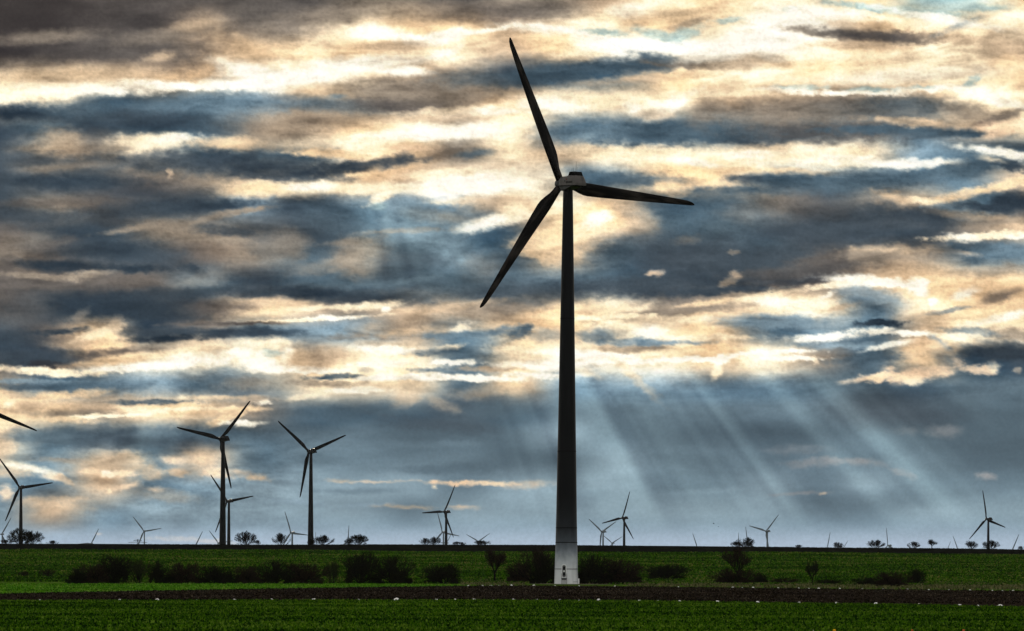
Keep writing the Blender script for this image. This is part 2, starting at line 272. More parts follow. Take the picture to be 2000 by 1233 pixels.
 (1398,720,9,16,20,'C',.8,.5),(1405,705,16,8,0,'W',.9,.4),(1240,735,60,8,40,'c',.4,.6),
 # dark shelf to the right
 (1300,500,160,40,0,'d',.7,.7),(1480,520,170,34,-2,'d',.8,.6),(1250,560,160,18,0,'d',.8,.5),(1400,568,120,8,-3,'d',.8,.4),(1200,500,50,26,-30,'m',.6,.6),(1400,420,150,30,0,'m',.7,.7),(1450,375,120,10,0,'m',.8,.5),
 (1700,425,170,28,-3,'d',.9,.5),(1620,460,120,20,0,'d',.8,.6),(1820,430,60,16,8,'d',.8,.5),(1560,400,90,26,0,'g',.6,.7),(1340,470,30,10,-10,'h',.4,.5),(1440,420,36,18,0,'h',.3,.6),
 (1540,500,60,18,0,'d',.7,.6),(1620,505,70,14,-4,'g',.9,.5),(1560,530,110,12,-4,'g',.7,.5),(1750,490,90,11,0,'t',.7,.5),(1700,500,60,10,0,'h',.8,.5),(1830,500,50,18,0,'h',.4,.6),
 (1800,392,40,7,4,'C',.9,.4),(1740,385,40,10,16,'t',.8,.5),(1880,380,70,9,-12,'c',.8,.5),(1970,360,50,10,-14,'c',.8,.5),(1860,402,60,8,0,'b',.8,.4),(1970,395,40,20,-10,'d',.95,.4),(1920,405,50,8,4,'d',.8,.4),(1920,425,90,8,6,'t',.6,.6),(1960,435,80,6,0,'h',.5,.6),
 (1940,462,110,7,-3,'C',.95,.4),(1880,465,30,8,10,'W',.7,.4),(1985,465,20,5,0,'W',.8,.4),(1950,490,70,14,4,'b',.9,.4),(1870,482,22,10,20,'m',.7,.6),(1905,508,22,12,0,'m',.7,.6),(1890,495,26,5,10,'r',.6,.4),(1940,530,80,10,-4,'h',.5,.7),(1930,560,90,14,0,'c',.6,.6),
 (1277,536,16,6,-8,'r',.95,.3),(1268,538,12,3,0,'r',.7,.3),(1430,545,20,9,-30,'h',.85,.4),(1440,532,9,6,-20,'r',.6,.4),(1432,492,12,4,0,'h',.5,.4),
 # lower left
 (60,745,110,5,0,'l',.8,.5),(180,755,160,9,0,'b',.7,.6),(40,755,50,6,0,'m',.6,.6),(100,775,60,8,-8,'c',.8,.5),(170,770,50,9,-6,'c',.7,.5),(15,790,18,7,-20,'C',.9,.4),(60,795,40,10,0,'t',.7,.6),(230,780,60,9,0,'t',.5,.6),(300,785,90,5,0,'m',.8,.4),(160,808,100,7,0,'h',.7,.6),
 (355,775,10,6,0,'C',.9,.4),(220,812,100,4,-3,'C',.9,.4),(350,800,110,4,-2,'C',.8,.5),(260,797,30,4,0,'C',.7,.4),(100,818,80,5,4,'c',.8,.5),(430,776,60,5,0,'c',.6,.5),(470,800,50,5,0,'c',.7,.5),
 (450,815,40,9,-24,'c',.8,.4),(480,826,40,6,0,'W',.95,.4),(500,780,30,8,0,'t',.6,.6),
 (200,855,170,16,0,'d',.8,.6),(400,850,110,16,2,'m',.8,.6),(340,870,90,14,0,'d',.5,.6),(90,855,70,14,0,'m',.7,.6),
 (15,875,22,18,20,'t',.8,.4),(40,910,34,9,8,'C',.95,.35),(80,918,30,7,12,'C',.9,.35),(100,932,22,7,10,'r',.9,.35),(30,925,40,10,0,'t',.7,.5),(125,940,20,7,20,'t',.8,.4),
 (240,905,60,22,0,'t',.8,.4),(250,892,22,14,0,'t',.7,.4),(215,924,16,6,0,'W',.95,.4),(175,918,18,6,0,'r',.8,.35),(300,925,30,12,10,'t',.7,.45),(230,925,40,6,0,'r',.7,.4),(110,898,50,5,0,'h',.7,.5),
 (340,900,26,8,10,'r',.8,.35),(350,925,30,8,0,'t',.8,.4),(420,922,20,8,0,'r',.95,.35),(470,925,26,7,0,'r',.8,.35),(510,935,26,8,8,'t',.8,.4),(430,930,40,6,4,'r',.6,.4),
 (250,948,24,6,-8,'r',.8,.4),(305,955,20,5,8,'r',.7,.4),(330,970,60,12,8,'t',.4,.5),(10,965,18,16,0,'r',.7,.4),(90,985,70,10,6,'t',.7,.45),(130,975,30,7,0,'t',.6,.45),(212,958,5,5,0,'r',.7,.4),
 (350,990,60,6,4,'l',.5,.6),(195,1044,6,3,0,'r',.8,.5),(330,1052,50,4,2,'r',.6,.5),(410,1058,40,4,1,'r',.8,.5),
 # lower centre
 (820,850,200,26,0,'m',.7,.7),(760,800,60,14,-4,'m',.8,.5),(850,830,120,14,6,'d',.6,.5),(960,800,80,26,0,'m',.8,.6),(640,810,60,14,0,'m',.6,.6),(790,775,30,16,-30,'t',.5,.5),(860,790,30,10,20,'t',.4,.6),(920,770,40,10,0,'t',.5,.7),
 (900,868,50,8,0,'b',.6,.5),(840,870,90,9,2,'b',.5,.6),(620,870,60,20,0,'b',.4,.7),(740,942,80,3,0,'r',.5,.5),(900,944,90,5,0,'r',.85,.45),(960,944,40,4,0,'C',.5,.5),(660,940,30,4,0,'t',.5,.6),(845,952,6,3,0,'C',.9,.4),
 (720,988,50,4,0,'p',.7,.5),(790,992,70,4,2,'t',.6,.5),(900,993,30,4,0,'r',.7,.5),(600,985,40,4,0,'p',.4,.6),(1030,945,40,7,-4,'r',.5,.6),(560,980,60,5,0,'p',.4,.6),(850,920,110,9,0,'m',.6,.6),(940,910,90,12,0,'m',.6,.6),(700,960,90,6,0,'b',.5,.6),
 # lower right
 (1250,800,90,30,0,'m',.5,.7),(1750,800,150,40,0,'d',.7,.7),(1890,790,120,22,0,'m',.5,.7),(1840,845,36,14,0,'q',.6,.5),(1770,845,30,8,0,'q',.3,.6),(1600,905,60,10,-4,'q',.6,.5),(1680,905,60,8,3,'q',.6,.5),(1760,925,26,7,20,'q',.6,.5),(1560,880,60,10,0,'q',.3,.6),
 (1560,965,50,4,-4,'q',.7,.5),(1608,964,5,3,0,'r',.9,.4),(1930,933,20,7,6,'q',.8,.5),(1700,975,150,18,0,'m',.4,.7),(1350,900,90,20,10,'m',.6,.7),(1150,970,40,20,0,'b',.4,.7),(1400,960,90,6,-4,'l',.4,.6),(1880,880,100,30,0,'m',.4,.7),(1800,960,80,20,0,'b',.4,.7),
]
def sky_colour(u, v):
    """linear RGB of the cloud deck; u, v in 1/97 degree steps from the left end of the view"""
    G = np.array([[PAL[ch] for ch in r] for r in GRID.split()], float)/255
    # two scales of warp, stretched along the wind
    w1 = fbm(u/210, v/75, 1, 4); w2 = fbm(u/210+40, v/75+9, 2, 4)
    f1 = fbm(u/42, v/22, 3, 5, .6); f2 = fbm(u/42+11, v/22+5, 4, 5, .6)
    calm = ss(730, 830, v)*.75*ss(450,800,u)+ss(960, 1040, v)*.4; calm = np.clip(calm, 0, .85)
    uu = u+w1*60*(1-calm)+f1*20*(1-calm); vv = v+w2*18*(1-calm)+f2*10*(1-calm)
    g1 = fbm(u/13, v/9, 1, 4, .6); g2 = fbm(u/13+3, v/9+8, 2, 4, .6)        # ragged edges
    uu = uu+g1*14*(1-calm); vv = vv+g2*6*(1-calm)
    col = sample(G, uu/100, vv/50)
    curl = fbm(u/17, v/11, 5, 4, .6); curl2 = fbm(u/30, v/12, 6, 4, .65)
    for (x, y, rx, ry, a, c, op, so) in BLOBS:
        ca, sa = np.cos(np.radians(a)), np.sin(np.radians(a)); R = max(rx, ry)*1.9+40
        y0, y1 = y-R*abs(sa)-ry*2-45, y+R*abs(sa)+ry*2+45
        m = (u > x-R) & (u < x+R) & (v > y0) & (v < y1)
        if not m.any(): continue
        k = .35+.65*min(1, ry/12)
        du = u[m]+w1[m]*26*k+f1[m]*22*k+g1[m]*14-x; dv = v[m]+w2[m]*10*k+f2[m]*12*k+g2[m]*6-y
        px = (du*ca+dv*sa)/rx; py = (-du*sa+dv*ca)/ry
        small = ry < 10 and rx < 40 and c in 'rbdnmCc'
        if small: so = max(so, .75); op = op*.8
        so = so*.85+.22; d = np.sqrt(px*px+py*py)+curl[m]*(1.5 if ry < 12 else .9)*(1.25-so)+w2[m]*.5
        al = np.clip((1-ss(1-so, 1+so*.8, d))*op*(1+curl2[m]*(.9 if ry < 12 else .35)), 0, 1)
        col[m] = col[m]*(1-al[:, None])+np.array(PAL[c])/255*al[:, None]
    lum = col.mean(-1)
    # billows and wisps: more in the lit parts, next to none in the veil over the horizon
    bil = 1-np.sqrt(fbm(u/85+w1*2, v/26+w2*2, 2, 5, .5)**2+.003)*4          # cauliflower lumps
    bil2 = 1-np.abs(fbm(u/11, v/8, 5, 3, .6))*4
    tex = fbm(u/100, v/30, 6, 6, .5)*.30+(bil-.42)*.085*(1-calm)+(bil2-.55)*.035*(1-calm)
    amp = (.6+.9*ss(.2, .5, lum)*(1-ss(.85, 1, lum)*.2))*(1-calm*.8)
    col = col*(1+tex*amp)[..., None]
    # thin edges of the clouds let the hidden sun glow through, thick parts go grey
    L = col.mean(-1); soft = L.copy()
    for k in (3, 6, 11):
        for ax in (0, 1):
            soft = (np.roll(soft, k, ax)+np.roll(soft, -k, ax)+soft)/3
    glow = ss(.6, .95, soft)*.03*(1-ss(1000, 1060, v))
    col = col+(glow+np.clip(L-soft, -.2, .2)*.42*(1-calm))[..., None]*np.array([1, .93, .8])
    # rays fanning down from the hidden sun
    th = np.arctan2(u-620, v+240)
    def ray(f, s): return vnoise(th*f, th*0+.3*s, s)
    r = ray(30, 1)*.45+ray(64, 2)*.38+ray(120, 3)*.17-.5
    deg = np.degrees(th)
    def bm(c, w, a=1): return a*np.exp(-((deg-c)/(w*1.35))**2)
    def step(c, w, d): return ss(c-w, c, deg)*(1-ss(c-.2, c+d*1.8, deg))      # soft on the left, cut off sharply on the right
    mr = ss(695, 745, v)*(1-ss(940, 1075, v))*ss(900, 1080, u)*(1-ss(1840, 1990, u))
    ml = ss(790, 840, v)*(1-ss(880, 975, v))*(1-ss(380, 580, u))
    mc = ss(385, 420, v)*(1-ss(500, 600, v))*ss(640, 720, u)*(1-ss(900, 1010, u))
    right = bm(24.5, 1.1, .4)+step(28.2, 2.6, .35)*.9-bm(29.8, .9, .55)+bm(32.2, .5, .35)+step(34.3, .8, .3)*.35+step(37.2, 1.2, .5)*.75-bm(39.4, 1.2, .5)+bm(41.6, .5, .3)-bm(42.7, .5, .3)+step(45.3, 1.6, .5)*1.1-bm(47.2, 1.2, .4)+bm(21, .8, .3)-bm(22.6, .6, .3)
    left = bm(-27.3, 1.3)+bm(-24.2, .6, .5)+bm(-17, 1.1, .9)+bm(-14.4, .5, .5)+bm(-7.5, .8, .8)+bm(-30.5, 1, .5)
    cent = bm(8, 1.1, .9)+bm(11.5, .7, .7)+bm(14.5, 1.2, .9)+bm(18, .9, .5)-bm(9.9, .5, .5)-bm(13, .4, .4)
    add = mr*(r*.18+.075*right+.02)+ml*(r*.10+.10*left+.02)+mc*(r*.06+.045*cent+.05)
    col = col+add[..., None]*np.array([.88, 1.0, .97])
    # a soft veil low over the land
    hz = ss(1015, 1066, v)*.75
    col = col*(1-hz[..., None])+np.array(PAL['y'])/255*hz[..., None]
    lum = col.mean(-1, keepdims=True)
    cold = ss(-.02, .06, col[..., 2:3]-col[..., 0:1]); col = lum+(col-lum)*(1.10-.17*cold); col = col-np.maximum(col-.9, 0)*.5; col = col+(col-.5)*.06
    return lin(np.clip(col, .02, 1.0)*255)
# ------------------------------------------------------------------ the sky: a curved backdrop 22 km away, its cloud pattern given by azimuth and elevation
uu1 = np.concatenate([np.linspace(-620, -8, 90), np.arange(-4, 2004.1, 2.2), np.linspace(2010, 2620, 90)])
vv1 = np.concatenate([np.linspace(-150, -6, 40), np.arange(-3, 1076, 2.2), np.linspace(1080, 1112, 5)])
U, V = np.meshgrid(uu1, vv1)
cl = sky_colour(U, V)
fade = ss(-600, -120, U)*(1-ss(2120, 2600, U))*ss(-145, -25, V)
xc = (U-1000)/FPX; yc = (HV-V)/FPX
dx = xc*math.cos(ROLL)-yc*math.sin(ROLL); dz = xc*math.sin(ROLL)+yc*math.cos(ROLL); nn_ = np.sqrt(dx*dx+1+dz*dz); RS = 22000
ms = bpy.data.materials.new('cloudy_sky'); ms.use_nodes = True; t = ms.node_tree; t.nodes.clear()
at1 = N(t, 'ShaderNodeAttribute', attribute_name='cloud'); em = N(t, 'ShaderNodeEmission', _Strength=1.04); tr = N(t, 'ShaderNodeBsdfTransparent'); mxs = N(t, 'ShaderNodeMixShader'); ou = N(t, 'ShaderNodeOutputMaterial')
tcs = N(t, 'ShaderNodeTexCoord'); ns = N(t, 'ShaderNodeTexNoise'); ns.inputs['Scale'].default_value = 1/24; ns.inputs['Detail'].default_value = 3
mr = N(t, 'ShaderNodeMapRange'); mr.inputs[1].default_value = .25; mr.inputs[2].default_value = .75; mr.inputs[3].default_value = .93; mr.inputs[4].default_value = 1.07
vm = N(t, 'ShaderNodeVectorMath', operation='SCALE')
t.links.new(tcs.outputs['Object'], ns.inputs['Vector']); t.links.new(ns.outputs['Fac'], mr.inputs[0]); t.links.new(at1.outputs['Color'], vm.inputs[0]); t.links.new(mr.outputs[0], vm.inputs['Scale'])
t.links.new(vm.outputs[0], em.inputs['Color']); t.links.new(at1.outputs['Alpha'], mxs.inputs[0]); t.links.new(tr.outputs[0], mxs.inputs[1]); t.links.new(em.outputs[0], mxs.inputs[2]); t.links.new(mxs.outputs[0], ou.inputs['Surface'])
ms.cycles.emission_sampling = 'NONE'
so_ = grid_mesh('sky', dx/nn_*RS, RS/nn_, CAMZ+dz/nn_*RS, ms)
ca = so_.data.color_attributes.new('cloud', 'FLOAT_COLOR', 'POINT')
ca.data.foreach_set('color', np.concatenate([cl, fade[..., None]], -1).reshape(-1).astype(np.float32))
tag(so_, kind='structure', label='low layered clouds lit from behind by the hidden sun')
# ------------------------------------------------------------------ the land
rng = np.random.RandomState(3)
green_a = (.020, .062, .006); green_b = (.050, .115, .010); straw = (.085, .085, .030); soil = (.012, .0085, .0055)
m_hill = mat('hillside_crop', (.034, .072, .006), noise=[((.5, .035, 1), 5, (.060, .110, .012), .42, .62), ((2.2, .22, 1), 4, (.006, .016, .003), .50, .72), ((.02, .012, 1), 3, (.040, .060, .012), .55, .75)])
m_near = mat('near_crop', (.020, .048, .004), noise=[((1.2, .22, 1), 5, (.036, .078, .007), .4, .65), ((4, .7, 1), 4, (.006, .014, .003), .5, .7)])
m_verge = mat('verge_grass', (.055, .160, .008), noise=[((1.5, .2, 1), 5, (.034, .085, .009), .4, .65), ((.3, .05, 1), 4, (.11, .125, .04), .55, .8)])
m_soil = mat('ploughed_soil', soil, .95, noise=[((2.4, .35, 1), 5, (.034, .025, .018), .48, .72), ((6, 1.5, 1), 4, (.008, .006, .006), .5, .66)])
m_dark = mat('dark_crest_land', (.0045, .0045, .0035), .95, noise=[((.3, .03, 1), 4, (.010, .012, .006), .5, .75)])
ys = np.concatenate([[-500, -100, 60, 150], np.linspace(200, 670, 30), np.linspace(680, 1290, 90), np.linspace(1293, 1320, 14), np.linspace(1340, 3400, 40), np.linspace(3600, 8700, 22)])
tt = np.linspace(-1, 1, 161); A = np.sign(tt)*(np.abs(tt)*.45+np.abs(tt)**4*2.0)
YY = np.repeat(ys[:, None], len(A), 1); XX = A[None, :]*np.maximum(np.abs(YY), 500)
tag(grid_mesh('ground', XX, YY, H(XX, YY), m_hill), kind='structure', label='low green hillside rising to a bare crest')
def edge(pts): return lambda px: np.interp(px, [p[0] for p in pts], [p[1] for p in pts])
e_near = edge([(-300,1174.5),(0,1173.5),(500,1172.5),(1000,1172.5),(1250,1174),(1500,1177.5),(1750,1181),(2000,1185.5),(2300,1190)])
e_far = edge([(-300,1166),(0,1160),(250,1155),(500,1150.5),(700,1147.5),(900,1145),(1000,1144),(1250,1146),(1500,1148.8),(1750,1151.6),(2000,1154.6),(2300,1158)])
def band(name, lo, hi, m, z, pxs=np.linspace(-300, 2300, 160), n=24, rough=0, **k):
    X = []; Y = []
    for i in range(n+1):
        rx = []; ry = []
        for px in pxs:
            f = i/n; py = lo(px)*(1-f)+hi(px)*f
            if 0 < i < n or rough == 0: j = 0
            else: j = (math.sin(px*.21+i)+math.sin(px*.083+2*i)+math.sin(px*.47))*rough
            p = on_flat(px, py+j); rx.append(p.x); ry.append(p.y)
        X.append(rx); Y.append(ry)
    X = np.array(X); Y = np.array(Y); return tag(grid_mesh(name, X, Y, H(X, Y)*0+z+np.maximum(H(X, Y), 0), m), kind='structure', **k)
band('crop_field', lambda p: 1290, e_near, m_near, .012, label='green field of young crop in front')
band('ploughed_strip', e_near, e_far, m_soil, .03, pxs=np.linspace(-300, 2300, 520), rough=.22, label='strip of dark ploughed soil across the fields')
band('grass_strip', e_far, edge([(-300,1141.5),(400,1141),(700,1141),(880,1143),(950,1144.2),(1000,1144.2),(2300,1158)]), m_verge, .02, pxs=np.linspace(-300, 985, 120), label='bright green grass strip behind the ploughed soil')
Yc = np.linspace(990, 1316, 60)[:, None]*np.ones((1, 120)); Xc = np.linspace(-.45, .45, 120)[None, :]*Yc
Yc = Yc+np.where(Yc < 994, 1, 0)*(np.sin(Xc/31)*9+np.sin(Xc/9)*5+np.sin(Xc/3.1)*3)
tag(grid_mesh('dark_hilltop', Xc, Yc, H(Xc, Yc)+.06, m_dark), kind='structure', label='almost black land along the crest')  # near-black colour laid over the land towards the crest
m_pad = mat('pale_gravel', (.30, .26, .19), .95, noise=[((3, 1, 1), 4, (.16, .14, .10), .45, .7)])
pb = at(1105, 1141.5, 643); TX = pb.x; TY = 643.
P = []
for i in range(40):
    a = 2*math.pi*i/40; r = 1+.12*math.sin(3*a)+.06*math.sin(7*a+1); P.append((TX+2+math.cos(a)*9.5*r, TY+math.sin(a)*7*r, .055))
mb = MB(); mb.add(P, [tuple(range(40))]); tag(mb.build('gravel_pad', m_pad), kind='structure', label='pale gravel pad round the foot of the tower')
def leafmat(name, stops):
    m = mat(name, stops[0][1]); t = m.node_tree; g = N(t, 'ShaderNodeNewGeometry'); cr = N(t, 'ShaderNodeValToRGB'); e = cr.color_ramp.elements
    e[0].position = stops[0][0]; e[0].color = (*stops[0][1], 1); e[1].position = 1; e[1].color = (*stops[-1][1], 1)
    for p, c in stops[1:-1]: q = e.new(p); q.color = (*c, 1)
    tn = N(t, 'ShaderNodeTexNoise'); tn.inputs['Scale'].default_value = .09; tc2 = N(t, 'ShaderNodeTexCoord'); mp2 = N(t, 'ShaderNodeMapping'); mp2.inputs['Scale'].default_value = (.35, 1, 1); t.links.new(tc2.outputs['Object'], mp2.inputs[0]); t.links.new(mp2.outputs[0], tn.inputs['Vector'])
    ma = N(t, 'ShaderNodeMath', operation='MULTIPLY_ADD'); ma.inputs[1].default_value = 1.7; ma.inputs[2].default_value = -.85; t.links.new(tn.outputs['Fac'], ma.inputs[0])
    ad = N(t, 'ShaderNodeMath', operation='ADD'); t.links.new(ma.outputs[0], ad.inputs[0]); t.links.new(g.outputs['Random Per Island'], ad.inputs[1])
    t.links.new(ad.outputs[0], cr.inputs['Fac']); t.links.new(cr.outputs[0], t.nodes['Principled BSDF'].inputs['Base Color']); return m
# leaves of the crop: upright clumps of blades, one object per field
m_tuft = leafmat('crop_leaves', [(0, (.004, .014, .001)), (.3, (.010, .036, .002)), (.6, (.044, .118, .002)), (.9, (.078, .165, .005)), (1, (.12, .20, .02))])
m_tuft2 = leafmat('hill_leaves', [(0, (.006, .018, .001)), (.35, (.016, .048, .002)), (.7, (.044, .125, .003)), (.93, (.074, .162, .006)), (1, (.15, .15, .035))])
m_clod = leafmat('soil_clods', [(0, (.003, .002, .0015)), (.5, (.010, .007, .005)), (.8, (.034, .026, .016)), (1, (.085, .066, .045))])
m_vt = leafmat('verge_leaves', [(0, (.02, .07, .003)), (.3, (.05, .16, .005)), (.8, (.095, .25, .012)), (1, (.18, .28, .04))])
def tufts(name, X, Y, w, h, m, nb=4, label=''):
    n = len(X); Z = H(X, Y)+.01; V = []; 
    for b in range(nb):
        a = rng.rand(n)*6.28; le = rng.rand(n)*.6; ww = w*(.5+.8*rng.rand(n))*.5; hh = h*(.4+.9*rng.rand(n)); ox = (rng.rand(n)-.5)*w*1.5; oy = (rng.rand(n)-.5)*w*1.5
        cx = X+ox; cy = Y+oy; ca = np.cos(a)*ww; sa = np.sin(a)*ww
        tri = np.stack([np.stack([cx-ca, cy-sa, Z-.02], -1), np.stack([cx+ca, cy+sa, Z-.02], -1), np.stack([cx+ca*.6+np.cos(a+1.5)*le*hh, cy+sa*.6+np.sin(a+1.5)*le*hh, Z+hh], -1), np.stack([cx-ca*.6+np.cos(a+1.5)*le*hh, cy-sa*.6+np.sin(a+1.5)*le*hh, Z+hh*.8], -1)], 1)
        V.append(tri)
    V = np.concatenate(V, 0).reshape(-1, 3); f = np.arange(len(V)).reshape(-1, 4)
    return tag(np_mesh(name, V, f, m), kind='stuff', label=label)
def scatter(n, v0, v1, y0, y1, extra=None):
    y = np.sqrt(rng.rand(n)*(y1*y1-y0*y0)+y0*y0); x = (rng.rand(n)-.5)*y*.44; return x, y
def lines_keep(x, y, lo, hi):
    """keep points whose bearing lies between two edges read on the flat land"""
    px = 1000+x/y*FPX; py = HV+CAMZ/y*FPX+(px-1000)*math.tan(ROLL); return (py > lo(px)) & (py < hi(px))
x, y = scatter(46000, 0, 0, 205, 420); k = lines_keep(x, y, lambda p: e_near(p)+.3, lambda p: p*0+1400)
tufts('crop_leaves', x[k], y[k], .20, .19, m_tuft, 4, 'low leafy crop covering the near field')
x, y = scatter(30000, 0, 0, 380, 640); k = lines_keep(x, y, e_far, e_near)
tufts('soil_clods', x[k], y[k], .24, .17, m_clod, 3, 'clods of broken soil on the ploughed strip')
x, y = scatter(26000, 0, 0, 440, 665); e_v = edge([(-300,1141.5),(400,1141),(700,1141),(880,1143),(950,1144.2)]); px = 1000+x/y*FPX; k = (px < 975) & lines_keep(x, y, e_v, e_far)
tufts('verge_leaves', x[k], y[k], .32, .24, m_vt, 3, 'bright grass on the strip behind the ploughed soil')
x, y = scatter(90000, 0, 0, 640, 1004); k = ~lines_keep(x, y, e_far, e_near) & ((x-TX)**2+(y-TY)**2 > 100)
tufts('hillside_grass', x[k], y[k], .50, .42, m_tuft2, 3, 'rough grass and crop covering the hillside')
x, y = scatter(9000, 0, 0, 560, 690); px = 1000+x/y*FPX; k = (px > 900) & ~lines_keep(x, y, lambda p: e_far(p)-1, e_near) & ((x-TX)**2+(y-TY)**2 > 90) & ~((np.abs(x-TX-2) < 11) & (y < TY))
m_rank = mat('rank_grass', (.03, .05, .01), .8, isl=(.17, .15, .07))
tufts('rank_grass', x[k], y[k], .30, .42, m_rank, 4, 'tall yellowish grass along the far side of the ploughed strip')
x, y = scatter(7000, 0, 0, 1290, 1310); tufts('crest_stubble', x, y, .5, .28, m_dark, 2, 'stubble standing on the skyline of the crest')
# ------------------------------------------------------------------ white stones along both edges of the ploughed strip
m_stone = mat('white_stone', (.88, .86, .84), .7, noise=[((9, 9, 9), 4, (.66, .63, .60), .5, .75)])
def stone_mesh(seed):
    r = random.Random(seed); bm = bmesh.new(); bmesh.ops.create_icosphere(bm, subdivisions=3, radius=1)
    for v in bm.verts:
        d = 1+.10*math.sin(v.co.x*3+seed)+.07*math.sin(v.co.y*5+seed*2)+.05*math.sin(v.co.z*7+seed)
        v.co *= d
        if v.co.z < 0: v.co.z *= .35
    me = bpy.data.meshes.new('white_stone'); bm.to_mesh(me); bm.free(); me.materials.append(m_stone)
    me.polygons.foreach_set('use_smooth', [True]*len(me.polygons)); return me
SM = [stone_mesh(i) for i in range(5)]
ORD = ['first','second','third','fourth','fifth','sixth','seventh','eighth','ninth','tenth','eleventh','twelfth','thirteenth','fourteenth','fifteenth','sixteenth','seventeenth','eighteenth','nineteenth','twentieth','twenty-first','twenty-second','twenty-third','twenty-fourth','twenty-fifth','twenty-sixth','twenty-seventh','twenty-eighth','twenty-ninth','thirtieth','thirty-first','thirty-second','thirty-third','thirty-fourth','thirty-fifth','thirty-sixth']
near_s = [(78,5),(158,5),(234,5.5),(306,9),(344,3.5),(384,3.5),(458,7),(494,3.5),(531,6.5),(613,8.5),(700,4.5),(774,11),(852,6),(888,6),(926,6.5),(963,3),(1003,6.5),(1049,5),(1095,6.5),(1132,3.5),(1169,7.5),(1249,6),(1285,4),(1327,5),(1401,7.5),(1439,3.5),(1480,6.5),(1561,6),(1634,7.5),(1711,7.5),(1795,7),(1874,7),(1910,4),(1953,10)]
far_s = [(915,4.5),(942,4.5),(957,2.5),(961,3.5),(975,3.5),(999,4.5),(1023,4.5),(1043,5),(1084,3.5),(1131,3.5),(1201,3.5),(1325,3),(1389,2),(1431,4.5),(1450,3),(1471,5),(1520,4),(1560,3.5),(1580,3),(1599,4.5),(1640,4),(1684,4),(1725,3.5),(1772,4),(1814,3.5),(1854,3.5),(1895,4),(1938,3.5),(1958,2.5),(1979,4)]
for row, ef, side in ((near_s, e_near, 'near'), (far_s, e_far, 'far')):
    for i, (px, w) in enumerate(row):
        p = on_flat(px, float(ef(px))+(.1 if side == 'near' else .3)); s = w*1.12*p.y/FPX/2
        o = bpy.data.objects.new('white_stone', SM[(i*3+1) % 5]); C.objects.link(o); o.location = (p.x, p.y, .03)
        o.scale = (s, s*.9, s*(.62+.2*((i*7) % 3)/3)); o.rotation_euler = (0, 0, i*1.9)
        size = 'large' if w > 9 else 'small' if w < 4 and side == 'near' else 'round'
        tag(o, '%s white stone at the %s edge of the ploughed strip, %s from the left' % (size, side, ORD[i]), 'stone', 'white stones along the %s edge of the ploughed strip' % side)
# ------------------------------------------------------------------ coloured marker stakes low in the near field
def stake(px, col, cname, rad, d=221.):
    p = at(px, 1231.5, d); z0 = 0; t = empty('marker_stake', (p.x, d, z0), label='small marker stake with %s top at the bottom edge' % cname, cat='marker stake', group='marker stakes in the near field')
    m = mat('stake_%s' % cname.replace(' ', '_'), col, .5); zt = p.z
    mb = MB(); mb.seg((0, 0, -.1), (0, 0, zt-.02), .018, .014, 8, True); mb.build('stake', m_soil, t)
    rs = []
    for k in range(9):
        a = math.pi*k/8; rs.append([(math.cos(2*math.pi*i/14)*rad*math.sin(a)+.0001, math.sin(2*math.pi*i/14)*rad*math.sin(a), zt-rad*math.cos(a)*.8) for i in range(14)])
    mb = MB(); mb.rings(rs); mb.build('cap', m, t, True)
stake(1629.5, (.75, .42, .02), 'yellow orange', .13); stake(1781.5, (.55, .09, .03), 'red', .09); stake(1882, (.60, .13, .05), 'orange red', .1); stake(1588.5, (.75, .72, .6), 'white', .035)
